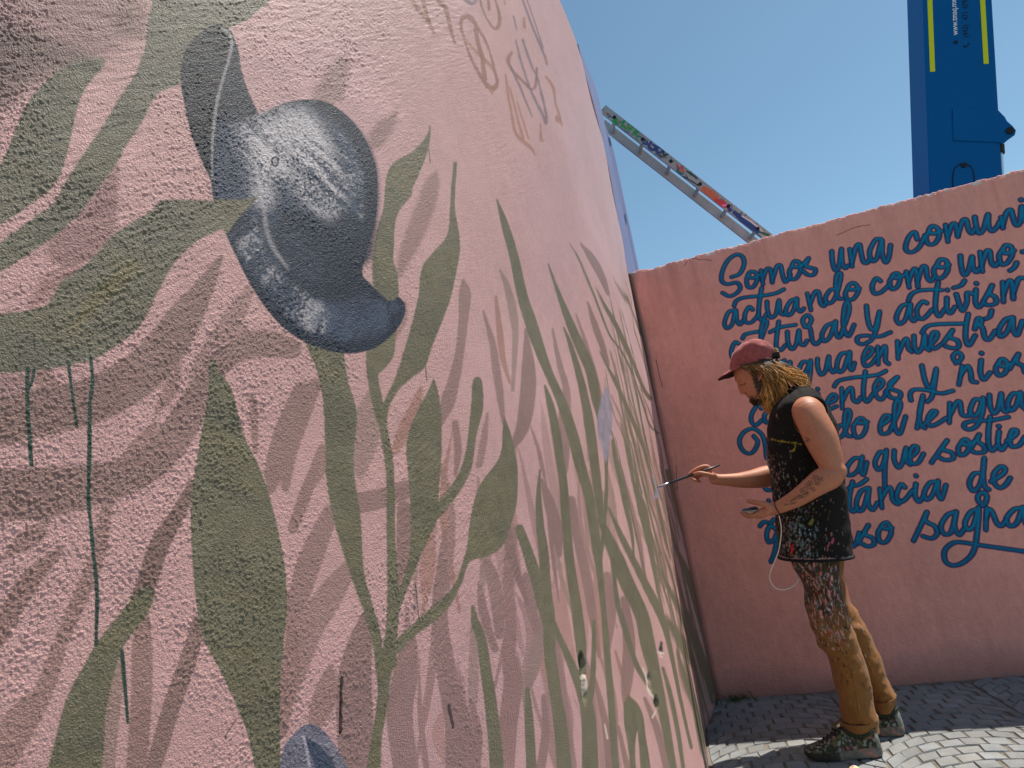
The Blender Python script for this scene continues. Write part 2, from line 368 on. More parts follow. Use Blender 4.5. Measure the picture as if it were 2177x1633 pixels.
# --- shadow leaves, sprayed thin
GHOST = [  # (mul colour, softness, opacity, stroke or outline)
 (MAUVE, 6, .8, [(471, 545, 10), (430, 620, 46), (390, 680, 76), (350, 740, 86), (290, 800, 96), (200, 850, 96), (100, 875, 100), (-20, 900, 104)]),
 (MAUVE, 5, .55, [(536, 608, 16), (500, 670, 44), (460, 730, 44), (415, 790, 24)]),
 (MAUVE, 7, .75, [(620, 742, 44), (560, 730, 60), (500, 748, 52), (452, 790, 50), (410, 860, 64), (370, 930, 74), (300, 1000, 74), (200, 1030, 88), (100, 1048, 108), (-20, 1055, 112)]),
 (MAUVE2, 6, .8, [(250, 990, 20), (225, 1080, 26), (206, 1180, 34), (160, 1290, 34), (126, 1370, 32), (86, 1480, 42), (10, 1620, 44)]),
 ((.40, .42, .38), 5, .9, [(408, 1030, 20), (384, 1080, 30), (336, 1162, 42), (310, 1240, 42), (290, 1270, 30)]),
 (MAUVE, 4, .8, [(420, 1322, 30), (398, 1401, 36), (364, 1497, 38), (336, 1593, 36), (318, 1650, 34)]),
 (MAUVE2, 6, .9, [(122, 1175, 20), (62, 1235, 44), (19, 1305, 44), (-15, 1365, 44)]),
 (MAUVE2, 5, .9, [(303, 1290, 20), (300, 1380, 44), (298, 1480, 46), (288, 1640, 44)]),
 (SAGE, 4, .7, [(250, 1395, 10), (240, 1450, 40), (222, 1540, 56), (212, 1640, 60)]),
 (MAUVE2, 4, .9, [(536, 845, 16), (540, 900, 18), (543, 960, 10)]),
 (MAUVE, 4, .7, [(640, 830, 36), (608, 922, 52), (584, 1000, 44), (575, 1040, 20)]),
 (MAUVE2, 4, .9, [(684, 950, 14), (650, 1045, 26), (620, 1125, 22)]),
 (MAUVE, 5, .65, [(700, 1090, 34), (659, 1186, 52), (634, 1265, 46), (612, 1330, 30)]),
 (MAUVE2, 5, .9, [(620, 1330, 24), (616, 1425, 44), (602, 1500, 36), (598, 1560, 20)]),
 (MAUVE2, 5, .9, [(668, 820, 30), (640, 880, 42), (612, 960, 40), (606, 1040, 16)]),
 (MAUVE, 6, .6, [(752, 1190, 26), (700, 1265, 56), (650, 1340, 66), (622, 1420, 60), (604, 1490, 40)]),
 (MAUVE, 3, .75, [(776, 1310, 24), (760, 1380, 56), (750, 1460, 74), (755, 1560, 80), (765, 1645, 80)]),
 (MAUVE, 3, .7, [(748, 1072, 46), (800, 1062, 42), (866, 1040, 40)]),
 (SAGE, 4, .6, [(792, 835, 26), (780, 890, 56), (772, 950, 56), (764, 1010, 18)]),
 (OCHRE, 4, .8, [(838, 960, 16), (858, 918, 30), (880, 868, 24), (893, 825, 10)]),
 (MAUVE, 3, .75, [(857, 1080, 30), (856, 1150, 32), (848, 1240, 24)]),
 (OCHRE, 4, .7, [(915, 1130, 14), (906, 1200, 34), (902, 1260, 20)]),
 (MAUVE, 3, .7, [(943, 1125, 8), (937, 1210, 26), (931, 1300, 34), (939, 1385, 42), (956, 1471, 46), (974, 1540, 60), (980, 1645, 66)]),
 (MAUVE, 3, .7, [(868, 1360, 30), (860, 1430, 54), (848, 1520, 56), (864, 1645, 54)]),
 (MAUVE, 3, .7, [(985, 597, 8), (988, 625, 26), (985, 670, 22), (980, 720, 20), (972, 770, 20), (952, 850, 30), (930, 900, 20)]),
 (MAUVE, 3, .7, [(1028, 662, 4), (1046, 728, 14), (1054, 788, 18), (1062, 850, 15), (1068, 900, 8)]),
 (OCHRE, 3, .9, [(1056, 630, 6), (1063, 708, 14), (1069, 768, 12), (1082, 815, 5)]),
 (SAGE, 3, .75, [(1065, 573, 4), (1081, 609, 14), (1093, 661, 19), (1097, 708, 14), (1093, 768, 11), (1088, 830, 8)]),
 (MAUVE, 3, .8, [(1120, 700, 6), (1123, 768, 26), (1121, 828, 34), (1109, 907, 28), (1086, 955, 12)]),
 (MAUVE, 3, .7, [(1177, 698, 4), (1189, 768, 12), (1203, 828, 16), (1198, 887, 28), (1193, 950, 32), (1196, 1000, 20)]),
 (MAUVE, 3, .8, [(1235, 519, 4), (1257, 549, 17), (1278, 585, 16), (1293, 625, 8)]),
 (MAUVE, 2.5, .8, [(1249, 643, 4), (1264, 688, 14), (1280, 732, 14), (1294, 776, 9)]),
 (MAUVE, 2.5, .7, [(1225, 668, 3), (1245, 728, 8), (1268, 808, 10), (1280, 850, 6)]),
 (MAUVE, 3, .8, [(1150, 1020, 6), (1167, 1067, 24), (1184, 1126, 26), (1190, 1180, 12)]),
 (MAUVE2, 3, .9, [(1094, 1120, 10), (1084, 1167, 26), (1079, 1243, 26), (1084, 1326, 26), (1080, 1389, 32), (1090, 1452, 42), (1080, 1540, 40), (1075, 1640, 40)]),
 (MAUVE, 3, .7, [(1030, 1195, 20), (1044, 1230, 30), (1056, 1290, 30), (1060, 1350, 20)]),
 (MAUVE, 3, .7, [(1016, 1240, 10), (1024, 1300, 20), (1050, 1380, 16)]),
 (MAUVE, 3, .7, [(1117, 1225, 16), (1127, 1290, 26), (1140, 1340, 16)]),
 (MAUVE, 3, .7, [(1180, 1350, 16), (1187, 1420, 22), (1199, 1520, 22), (1215, 1640, 22)]),
 (MAUVE, 3, .75, [(1213, 1065, 22), (1228, 1138, 20), (1247, 1222, 22), (1260, 1305, 20), (1273, 1395, 10)]),
 (MAUVE, 3, .7, [(1290, 1225, 20), (1297, 1300, 28), (1290, 1380, 16)]),
 (MAUVE, 3, .75, [(1328, 1275, 18), (1340, 1368, 28), (1334, 1452, 26), (1330, 1500, 10)]),
 (OCHRE, 2.5, .9, [(1309, 1385, 5), (1326, 1443, 9), (1330, 1480, 6)]),
 (MAUVE, 2.5, .75, [(1262, 1445, 10), (1284, 1535, 17), (1295, 1640, 17)]),
 (MAUVE, 2.5, .75, [(1155, 1480, 10), (1160, 1556, 18), (1148, 1640, 20)]),
 (MAUVE, 2.5, .75, [(1374, 1485, 8), (1401, 1556, 15), (1420, 1640, 14)]),
 (MAUVE, 2.5, .75, [(1314, 1545, 8), (1336, 1640, 15)]),
 (MAUVE2, 2.5, .9, [(1318, 985, 6), (1347, 1096, 11), (1361, 1159, 11), (1369, 1225, 8)]),
 (MAUVE2, 2, .9, [(1404, 965, 3), (1412, 1010, 5), (1424, 1060, 4)]),
 (MAUVE2, 2.5, .9, [(1122, 900, 3), (1140, 950, 8), (1150, 990, 9), (1160, 1030, 4)]),
 (MAUVE2, 2.5, .9, [(1232, 690, 2), (1250, 760, 5), (1268, 830, 4)]),
 (MAUVE2, 2.5, .9, [(1330, 870, 3), (1350, 940, 7), (1372, 1010, 8), (1392, 1080, 5)]),
 (MAUVE2, 2.5, .9, [(1376, 1110, 4), (1396, 1180, 9), (1412, 1250, 8)]),
 (SAGE, 2, .8, [(1300, 840, 3), (1326, 900, 6), (1340, 960, 6), (1344, 990, 3)]),
 (SAGE, 3, .8, [(1148, 1310, 10), (1146, 1345, 22), (1134, 1410, 32), (1121, 1460, 18)]),
 (SAGE, 3, .7, [(1290, 1000, 8), (1300, 1060, 14), (1306, 1110, 12)]),
 (MAUVE2, 3, .9, [(1000, 1490, 10), (1016, 1560, 20), (1010, 1640, 24)]),
 (MAUVE2, 3, .8, [(900, 1080, 10), (912, 1020, 16), (934, 960, 12)]),
 (MAUVE, 3, .6, [(1034, 880, 6), (1026, 940, 16), (1016, 990, 14)]),
 (MAUVE2, 3, .9, [(966, 900, 14), (972, 960, 16), (966, 1010, 8)]),
]
gr_ = np.random.default_rng(3)
for _ in range(64):                                                       # the thicket of thin ghost blades in the lower middle
    x0 = gr_.uniform(840, 1460); y0 = gr_.uniform(760 + max(0, x0 - 1250) * .9, 1500); Ln = gr_.uniform(160, 420); k = (x0 - 900) / 600; dx = Ln * (gr_.normal(.02, .10) + .20 * k); w_ = gr_.uniform(9, 26) * (1.15 - .8 * k); bow = gr_.normal(0, 14)
    GHOST.append(((MAUVE, MAUVE2, MAUVE2, OCHRE)[_ % 4] if _ % 8 else SAGE, 2.5, gr_.uniform(.45, .85), [(x0, y0, 2), (x0 + dx * .3 + bow, y0 + Ln * .3, w_ * .9), (x0 + dx * .6 + bow, y0 + Ln * .6, w_), (x0 + dx, y0 + Ln, w_ * .4)]))
for x0, y0, x1, y1, w_ in [(-20, 700, 180, 900, 40), (330, 900, 240, 1010, 36), (380, 780, 330, 880, 30), (100, 1110, 10, 1180, 40), (520, 1020, 470, 1080, 20), (60, 1480, -20, 1600, 50), (700, 1420, 660, 1560, 50), (520, 700, 480, 780, 40), (640, 1230, 560, 1330, 26), (860, 640, 830, 730, 20), (700, 930, 660, 1040, 26)]:
    GHOST.append((MAUVE2, 6, .8, [(x0, y0, w_ * .3), (x0 * .65 + x1 * .35 + 6, y0 * .65 + y1 * .35, w_), (x0 * .3 + x1 * .7 + 4, y0 * .3 + y1 * .7, w_ * .9), (x1, y1, w_ * .3)]))
for mulc, sf, op, pts in GHOST: stroke(pts, mulc, sf * .65, min(op * 1.08, 1), mul='ghost', grain=3)
for P, c, sf, op in [
 ([(742, 113), (745, 150), (735, 185), (727, 211), (690, 222), (663, 206), (680, 170), (710, 130)], MAUVE2, 7, .9),
 ([(848, 228), (844, 262), (828, 290), (803, 318), (778, 305), (790, 280), (812, 255)], MAUVE2, 6, .9),
 ([(930, 360), (936, 390), (925, 441), (900, 505), (870, 560), (846, 590), (845, 550), (862, 490), (886, 430), (908, 380)], MAUVE, 5, .65),
 ([(-20, 40), (60, 62), (140, 92), (214, 124), (190, 150), (120, 165), (60, 190), (-20, 240)], (.36, .42, .38), 22, .75),
 ([(171, 452), (214, 395), (251, 352), (250, 430), (246, 490), (214, 535), (160, 570), (120, 560), (100, 520)], (.55, .52, .52), 10, .9),
 ([(86, 590), (150, 560), (190, 530), (170, 580), (120, 620), (60, 660)], (.66, .62, .6), 10, .9),
 ([(-10, 800), (55, 800), (60, 840), (-10, 900)], (.55, .56, .55), 10, .8),
 ([(260, 0), (316, 0), (310, 70), (290, 90), (240, 60)], MAUVE2, 12, .7),
 ([(245, 230), (300, 190), (290, 270), (230, 330), (180, 360)], MAUVE2, 12, .6),
]: paint(P, c, sf, op, mul='ghost', grain=6)
cv.rgb *= cv.gh
paint([(-30, -30), (230, -30), (300, 40), (250, 100), (180, 140), (100, 150), (30, 190), (-30, 200)], (.48, .47, .48), 34, .8, mul=True, grain=10)
# --- green leaves
LEAVES = [
 [(330, -30), (600, -30), (575, 0), (551, 21), (520, 46), (490, 60), (455, 90), (400, 150), (380, 180), (340, 196), (318, 226), (300, 263), (269, 309), (254, 337), (230, 372), (171, 452), (122, 495), (61, 541), (0, 578), (-30, 596), (-30, 530), (0, 516), (60, 470), (116, 431), (132, 398), (171, 337), (214, 275), (245, 223), (266, 190), (291, 153), (308, 100), (314, 50)],
 [(-30, 380), (0, 352), (28, 290), (61, 214), (101, 171), (147, 138), (200, 124), (224, 128), (210, 152), (184, 184), (165, 230), (150, 297), (122, 383), (61, 438), (0, 478), (-30, 495)],
 [(548, 420), (478, 427), (398, 424), (343, 427), (321, 449), (245, 495), (214, 532), (171, 571), (129, 599), (116, 626), (86, 654), (0, 669), (-30, 672), (-30, 800), (0, 795), (55, 790), (122, 783), (184, 769), (214, 758), (263, 724), (294, 697), (318, 657), (340, 611), (367, 565), (392, 535), (428, 507), (474, 486), (502, 470)],
 [(300, 1250), (322, 1252), (324, 1275), (307, 1310), (259, 1377), (235, 1449), (221, 1521), (204, 1660), (98, 1660), (105, 1617), (125, 1531), (144, 1473), (173, 1420), (206, 1363), (249, 1310), (288, 1262)],
 [(447, 765), (444, 798), (439, 859), (427, 922), (415, 994), (405, 1066), (405, 1162), (412, 1257), (422, 1329), (436, 1373), (460, 1416), (499, 1497), (527, 1569), (548, 1660), (590, 1660), (594, 1593), (592, 1521), (594, 1449), (602, 1353), (608, 1282), (604, 1210), (592, 1138), (575, 1066), (551, 994), (523, 936), (508, 890), (498, 850), (487, 819), (465, 789), (456, 768)],
 [(645, 700), (654, 740), (674, 791), (688, 871), (691, 957), (694, 1031), (708, 1111), (731, 1185), (757, 1265), (777, 1322), (791, 1385), (800, 1440), (836, 1420), (838, 1390), (811, 1380), (806, 1345), (788, 1282), (771, 1214), (766, 1111), (757, 1043), (751, 974), (757, 877), (740, 814), (731, 757), (725, 700)],
 [(791, 1380), (797, 1431), (800, 1482), (791, 1557), (778, 1660), (804, 1660), (811, 1568), (820, 1511), (828, 1442), (836, 1392), (840, 1357), (846, 1277), (839, 1157), (837, 1043), (834, 980), (826, 928), (812, 870), (792, 860), (797, 877), (808, 928), (817, 985), (820, 1043), (820, 1157), (820, 1271), (814, 1357), (806, 1382)],
 [(916, 262), (908, 289), (884, 318), (845, 340), (825, 367), (818, 406), (815, 441), (805, 475), (793, 529), (791, 578), (793, 612), (800, 660), (785, 700), (777, 751), (780, 803), (788, 848), (800, 894), (820, 900), (812, 850), (803, 803), (810, 790), (835, 759), (841, 710), (845, 661), (845, 588), (835, 553), (837, 514), (840, 470), (850, 446), (874, 416), (879, 397), (899, 353), (913, 313), (918, 274)],
 [(966, 346), (960, 400), (957, 450), (950, 500), (918, 539), (899, 563), (891, 593), (889, 622), (879, 671), (859, 744), (838, 805), (826, 830), (811, 866), (806, 900), (820, 905), (826, 866), (846, 831), (874, 803), (903, 780), (920, 729), (938, 686), (955, 640), (966, 595), (977, 540), (977, 500), (972, 470), (968, 430), (972, 350)],
 [(920, 803), (911, 826), (880, 888), (863, 946), (866, 1020), (871, 1100), (866, 1185), (846, 1254), (838, 1290), (846, 1300), (860, 1260), (883, 1203), (908, 1145), (928, 1100), (930, 1054), (936, 974), (937, 888), (928, 826)],
 [(926, 1071), (966, 1020), (985, 974), (994, 917), (1000, 860), (1003, 815), (1012, 802), (1023, 812), (1025, 866), (1011, 928), (1000, 997), (977, 1043), (931, 1100), (915, 1110)],
 [(1069, 882), (1066, 920), (1065, 951), (1054, 983), (1025, 1020), (1005, 1065), (994, 1123), (988, 1168), (974, 1214), (960, 1248), (931, 1277), (886, 1317), (834, 1366), (834, 1397), (874, 1357), (920, 1322), (954, 1288), (977, 1243), (991, 1203), (1000, 1192), (1034, 1183), (1063, 1163), (1080, 1128), (1096, 1077), (1099, 1008), (1091, 951), (1080, 911)],
 [(1337, 1477), (1348, 1486), (1362, 1500), (1372, 1530), (1376, 1570), (1387, 1650), (1366, 1650), (1360, 1580), (1357, 1555), (1352, 1590), (1353, 1650), (1343, 1650), (1335, 1580), (1328, 1540), (1327, 1500)],
]
for i, P in enumerate(LEAVES): paint(P, GREEN2 if i < 3 else GREEN, 3.0 if i < 4 else 1.6, .96 if i < 3 else 1.0, mott=.10)
for i, P in enumerate(LEAVES):
    streaks(P, OLIVE, 3, .38, 100 + 7 * i, 1.2, fs=50, fl=9, thr=.15); streaks(P, GREEN2 * .72, 3, .5, 300 + 7 * i, 1.2, fs=70, fl=8, thr=.25)
paint([(281, 547), (230, 590), (180, 640), (147, 694), (160, 700), (215, 650), (262, 610), (300, 570)], OLIVE, 14, .75)
GRASS = [
 [(1057, 424, 4), (1075, 478, 18), (1095, 545, 22), (1115, 630, 26), (1130, 680, 30), (1145, 730, 28), (1165, 790, 22), (1190, 850, 24), (1211, 912, 28), (1228, 975, 28), (1240, 1015, 26), (1252, 1058, 24), (1268, 1159, 22), (1276, 1218, 16), (1284, 1305, 14), (1289, 1368, 16), (1297, 1473, 18), (1309, 1640, 18)],
 [(1167, 561, 3), (1189, 625, 12), (1213, 688, 22), (1235, 740, 28), (1255, 788, 28), (1268, 848, 26), (1278, 890, 20), (1288, 947, 15), (1289, 992, 10), (1288, 1055, 10), (1282, 1138, 10), (1275, 1210, 10)],
 [(1157, 820, 4), (1167, 860, 17), (1179, 919, 20), (1187, 971, 19), (1197, 1034, 19), (1205, 1117, 21), (1213, 1192, 21), (1226, 1284, 24), (1234, 1368, 24), (1238, 1445, 14)],
 [(1200, 696, 4), (1213, 732, 12), (1229, 788, 18), (1243, 848, 24), (1253, 907, 30), (1261, 967, 28), (1272, 1055, 22), (1277, 1100, 16)],
 [(1209, 515, 3), (1229, 549, 14), (1253, 605, 18), (1268, 641, 18), (1284, 680, 16), (1300, 716, 14), (1324, 748, 12), (1342, 788, 12), (1356, 828, 14), (1372, 880, 16), (1384, 907, 18), (1402, 922, 12)],
 [(1268, 613, 3), (1288, 653, 12), (1308, 688, 14), (1332, 740, 14), (1352, 788, 12), (1368, 828, 12), (1382, 848, 14)],
 [(1304, 593, 4), (1320, 625, 14), (1332, 653, 12), (1348, 700, 10), (1364, 748, 8), (1376, 800, 5)],
 [(1320, 605, 2), (1348, 668, 5), (1362, 712, 5)],
 [(1276, 748, 4), (1290, 775, 8), (1308, 808, 14), (1332, 860, 14), (1352, 907, 14), (1368, 947, 12), (1382, 1000, 8)],
 [(1302, 935, 5), (1309, 975, 12), (1318, 1013, 14), (1330, 1075, 14), (1343, 1138, 10), (1347, 1190, 5)],
 [(1345, 1018, 5), (1368, 1075, 14), (1378, 1130, 14), (1389, 1201, 10), (1398, 1260, 7)],
 [(1103, 1125, 20), (1125, 1184, 25), (1142, 1234, 28), (1159, 1284, 38), (1167, 1326, 28), (1169, 1389, 26), (1180, 1473, 26), (1192, 1556, 29), (1201, 1650, 31)],
 [(1146, 1000, 4), (1144, 1055, 12), (1148, 1117, 18), (1157, 1180, 22), (1161, 1243, 24), (1165, 1312, 26)],
 [(1169, 1310, 14), (1197, 1372, 14), (1217, 1422, 19), (1238, 1477, 27), (1249, 1535, 32), (1254, 1650, 38)],
 [(1276, 1105, 13), (1309, 1184, 30), (1334, 1243, 33), (1364, 1305, 30), (1378, 1368, 30), (1393, 1431, 24), (1410, 1514, 20), (1433, 1640, 14)],
 [(1293, 1080, 5), (1322, 1146, 14), (1355, 1209, 16), (1385, 1268, 18), (1406, 1318, 16), (1420, 1368, 12), (1443, 1473, 10), (1470, 1590, 8)],
 [(1301, 1195, 7), (1314, 1284, 12), (1334, 1347, 14), (1355, 1410, 12), (1385, 1464, 10), (1403, 1512, 7)],
 [(1263, 1320, 7), (1261, 1389, 11), (1257, 1452, 13), (1249, 1500, 14)],
 [(1002, 1290, 8), (1008, 1325, 18), (1020, 1357, 22), (1031, 1425, 24), (1043, 1500, 27), (1054, 1591, 29), (1058, 1650, 31)],
 [(1121, 1465, 10), (1125, 1535, 19), (1131, 1650, 22)],
 [(1410, 1312, 12), (1439, 1351, 24), (1456, 1381, 23), (1474, 1416, 10)],
 [(1439, 1385, 7), (1460, 1452, 14), (1481, 1514, 13), (1498, 1590, 8)],
 [(1389, 1195, 5), (1418, 1243, 10), (1443, 1297, 10), (1461, 1350, 6)],
 [(1418, 1000, 8), (1439, 1084, 12), (1453, 1140, 6)],
 [(1434, 1160, 6), (1460, 1218, 14), (1485, 1297, 18), (1502, 1368, 14), (1518, 1473, 8)],
 [(1458, 1300, 10), (1481, 1368, 20), (1502, 1435, 16), (1514, 1494, 8)],
 [(1408, 1420, 6), (1424, 1480, 10), (1440, 1560, 10), (1452, 1640, 8)],
 [(1466, 1450, 5), (1478, 1530, 7), (1490, 1600, 6)],
 [(1346, 955, 3), (1356, 1010, 6), (1366, 1050, 5)],
 [(1386, 1010, 3), (1398, 1070, 6), (1410, 1130, 6), (1424, 1190, 4)],
]
for _ in range(62):                                                       # many slender stems crowding towards the corner
    t = gr_.uniform(0, 1); x0 = 1290 + 175 * t + gr_.normal(0, 8); y0 = 640 + 560 * t + gr_.uniform(-60, 260); Ln = gr_.uniform(120, 380); dx = Ln * gr_.uniform(.19, .27); bow = gr_.normal(0, 4); w_ = gr_.uniform(2.2, 6)
    if x0 + dx > 1335 + .205 * (y0 + Ln - 575) - 6: continue
    GRASS.append([(x0, y0, 1.5), (x0 + dx * .35 + bow, y0 + Ln * .35, w_), (x0 + dx * .7 + bow, y0 + Ln * .7, w_ * .9), (x0 + dx, y0 + Ln, 1.5)])
def slim(pts):
    m = np.mean([p[0] for p in pts]); k = np.interp(m, [1140, 1200, 1285, 1310], [1, .86, .72, .62]) * (.45 if pts[0][1] < 595 and m > 1285 else 1); k = 1 - (1 - k) * np.interp(np.mean([p[1] for p in pts]), [900, 1150], [1, .15]); return [(x, y, w_ * k) for x, y, w_ in pts]
for pts in GRASS: stroke(slim(pts), GREEN, 1.3, 1.0, mott=.08, grain=1.5)
for pts in [[(58, 786, 9), (57, 850, 9), (62, 930, 9), (66, 990, 9)], [(72, 786, 7), (66, 815, 6), (60, 830, 5)], [(145, 776, 9), (150, 820, 7), (156, 860, 7), (163, 908, 6)],
            [(192, 764, 9), (196, 810, 9), (190, 860, 9), (189, 960, 9), (187, 1060, 8), (193, 1130, 9), (197, 1180, 8), (204, 1260, 8), (202, 1370, 8)], [(257, 1385, 9), (262, 1450, 9), (269, 1535, 7)]]:
    stroke(pts, srgb(50, 72, 62), 1.2, 1.0, grain=2)
for pts in [[(880, 1240, 2.2), (884, 1280, 2.2), (888, 1318, 1.8)], [(903, 772, 2), (906, 810, 2)], [(913, 313, 2), (916, 345, 2)]]: stroke(pts, srgb(80, 84, 64), .8, 1)
# --- brown lettering
BR = srgb(150, 104, 84); BR2 = srgb(176, 122, 98); PU = srgb(134, 108, 116)
for col, pts in [(BR, [(866, -20, 10), (873, 0, 10), (893, 29, 9), (910, 48, 9), (921, 72, 5)]), (BR, [(892, -20, 9), (897, 0, 9), (903, 24, 8), (911, 48, 7)]), (BR, [(920, -15, 8), (930, 2, 9), (943, 13, 10), (950, 33, 9), (957, 62, 8), (966, 92, 5)]),
 (PU, [(985, -2, 6), (1003, 8, 8), (1014, -2, 6)]), (BR, [(1018, -10, 4), (1024, 14, 4), (1034, 38, 4), (1051, 61, 6), (1061, 52, 8), (1060, 28, 6), (1048, -10, 4)]), (BR, [(1034, -10, 5), (1038, 8, 6), (1039, 20, 6)]),
 (BR, [(983, 72, 6), (979, 57, 8), (981, 42, 10), (993, 35, 12), (1007, 46, 10), (1023, 70, 6), (1038, 97, 5), (1047, 126, 5), (1054, 154, 6), (1058, 174, 8), (1051, 187, 12), (1040, 184, 11), (1027, 170, 8), (1010, 141, 7), (994, 106, 6), (983, 72, 6)]),
 (BR2, [(985, 80, 5), (1005, 102, 7), (1027, 123, 8), (1042, 138, 7), (1052, 150, 5)]), (BR, [(1011, 60, 8), (1016, 88, 10), (1025, 119, 10), (1029, 150, 10), (1032, 170, 9)]), (BR2, [(1042, 186, 7), (1048, 200, 3)]),
 (BR, [(1088, 112, 6), (1081, 128, 8), (1091, 150, 6), (1113, 174, 5), (1129, 190, 5), (1138, 180, 6), (1140, 145, 5)]), (PU, [(1087, 143, 5), (1107, 187, 5), (1120, 220, 4), (1131, 249, 3)]),
 (PU, [(1096, 86, 3), (1111, 143, 4), (1129, 194, 5), (1151, 242, 5), (1159, 262, 7), (1157, 231, 5), (1142, 170, 4), (1126, 132, 4), (1110, 86, 4)]), (BR2, [(1159, 164, 5), (1174, 187, 7), (1179, 220, 4), (1186, 242, 5), (1193, 268, 3)]), (BR2, [(1181, 246, 3), (1183, 255, 9), (1190, 262, 4)]),
 (BR2, [(1076, 158, 4), (1082, 203, 6), (1091, 254, 6), (1098, 284, 6), (1115, 302, 8), (1129, 315, 7), (1138, 330, 3)]), (BR2, [(1085, 185, 4), (1102, 254, 5), (1113, 295, 6)]), (BR2, [(1100, 216, 3), (1115, 265, 4), (1124, 295, 3)]),
 (BR2, [(1148, 264, 3), (1150, 298, 7), (1155, 297, 3)]), (PU, [(1103, -15, 4), (1109, 0, 5), (1129, 55, 5), (1153, 112, 5), (1161, 138, 4)]), (PU, [(1114, -12, 3), (1135, 48, 3), (1153, 103, 4)]), (PU, [(1090, 36, 4), (1097, 65, 3)]), (BR2, [(1112, 40, 5), (1113, 58, 8)]), (PU, [(1068, -4, 4), (1072, 9, 3)]), (BR2, [(1158, 118, 4), (1160, 132, 6)])]:
    stroke(pts, col, 1.6, .85, grain=2.5)
# --- the blue flower with its rolled petal
paint([(450, 56), (468, 53), (487, 64), (497, 83), (507, 113), (512, 147), (526, 191), (546, 235), (556, 242), (580, 230), (614, 216), (654, 211), (693, 216), (727, 235), (761, 269), (786, 313), (801, 362), (803, 416), (798, 470), (786, 514), (776, 549), (770, 583), (786, 602), (810, 627), (830, 642), (845, 632), (857, 642), (861, 661), (852, 686), (830, 715), (796, 740), (752, 752), (703, 747), (654, 730), (605, 700), (566, 656), (531, 602), (502, 544), (482, 500), (470, 465), (455, 426), (448, 377), (423, 328), (404, 274), (392, 220), (384, 171), (389, 127), (404, 93), (428, 69)], NAVY, 1.6, 1, mott=.10)
paint([(556, 250), (605, 228), (654, 222), (700, 240), (745, 290), (775, 350), (780, 410), (770, 470), (740, 540), (700, 600), (640, 600), (590, 540), (560, 470), (470, 440), (455, 360), (462, 280), (500, 240)], STEEL, 12, .8, mott=.15)
paint([(500, 500), (560, 480), (585, 540), (640, 620), (720, 640), (780, 625), (820, 660), (790, 710), (720, 725), (640, 700), (570, 630), (520, 560)], STEEL, 10, .55, mott=.2)
streaks([(521, 250), (556, 255), (605, 232), (644, 232), (683, 268), (716, 338), (740, 410), (716, 460), (668, 455), (620, 400), (590, 380), (575, 420), (546, 425), (524, 343), (500, 294)], PALE, 24, .9, 51, 1.0, fs=110, fl=12, thr=-.22)
streaks([(560, 262), (600, 246), (640, 290), (655, 340), (640, 380), (600, 370), (575, 430), (548, 420), (530, 330)], PALE, 20, .6, 57, 1.0, fs=90, fl=14, thr=-.25)
streaks([(497, 490), (550, 465), (561, 529), (595, 578), (644, 620), (693, 655), (700, 700), (668, 705), (605, 665), (556, 590), (520, 550)], PALE * .9, 8, .75, 61, 2.4, thr=.0)
streaks([(690, 650), (760, 640), (820, 650), (815, 690), (770, 720), (700, 715)], STEEL * 1.2, 8, .7, 65, 2.6, thr=.05)
streaks([(700, 240), (745, 290), (775, 360), (785, 430), (770, 470), (750, 420), (730, 350), (690, 280)], PALE * .85, 8, .7, 67, 1.2, thr=.15)
streaks([(480, 500), (530, 560), (600, 640), (680, 700), (770, 725), (840, 690), (858, 650), (800, 640), (720, 650), (650, 630), (590, 570), (550, 490)], STEEL * 1.5, 10, .55, 87, 2.4, fs=190, fl=20, thr=.0)
streaks([(700, 230), (770, 300), (800, 400), (780, 520), (750, 440), (720, 330)], STEEL * 1.3, 10, .5, 89, 1.2, fs=190, fl=18, thr=.05)
paint([(595, 462), (650, 448), (700, 470), (742, 452), (778, 488), (768, 570), (748, 622), (693, 630), (644, 606), (606, 553), (585, 504)], NAVY, 12, .85, mott=.15)
streaks([(600, 480), (660, 470), (690, 520), (680, 590), (640, 590), (606, 540)], STEEL * 1.1, 8, .5, 71, 1.1, thr=.1)
stroke([(680, 226, 18), (742, 270, 30), (780, 335, 34), (790, 402, 32), (786, 465, 34), (770, 540, 46)], NAVY, 9, .9)
paint([(450, 56), (468, 54), (484, 66), (490, 90), (486, 122), (472, 165), (462, 212), (455, 270), (451, 377), (423, 328), (404, 274), (392, 220), (384, 171), (389, 127), (404, 93), (428, 69)], NAVYD, 3, 1, mott=.12)
paint([(492, 76), (505, 113), (511, 147), (525, 191), (545, 235), (530, 250), (500, 262), (470, 252), (464, 225), (474, 175), (488, 125)], NAVY * .95, 5, .95, mott=.1)
streaks([(464, 262), (515, 250), (535, 300), (540, 410), (460, 420), (452, 370)], STEEL * 1.05, 10, .55, 75, 1.3, thr=.0)
stroke([(470, 60, 3), (486, 72, 6), (491, 92, 7), (487, 122, 7), (473, 171, 6), (461, 220, 6), (454, 279, 6), (451, 330, 5), (452, 378, 4)], PALE * .6, 2.5, .8)
stroke([(551, 398, 12), (561, 441, 9), (568, 490, 9), (583, 529, 9), (612, 570, 5)], PALE * .7, 5, .6)
for (x, y, r, o) in [(585, 343, 8, 1), (659, 563, 8, .9)]:
    stroke([(x + r * math.cos(t) * .85, y + r * 1.15 * math.sin(t), 4) for t in np.linspace(0, 2 * math.pi, 9)], NAVYD, 1.2, o)
    stroke([(x - 1, y - 1, 5), (x + 2, y + 3, 4)], STEEL, 1.2, .8)
stroke([(604, 452, 10), (610, 464, 9)], NAVYD, 3, .8)
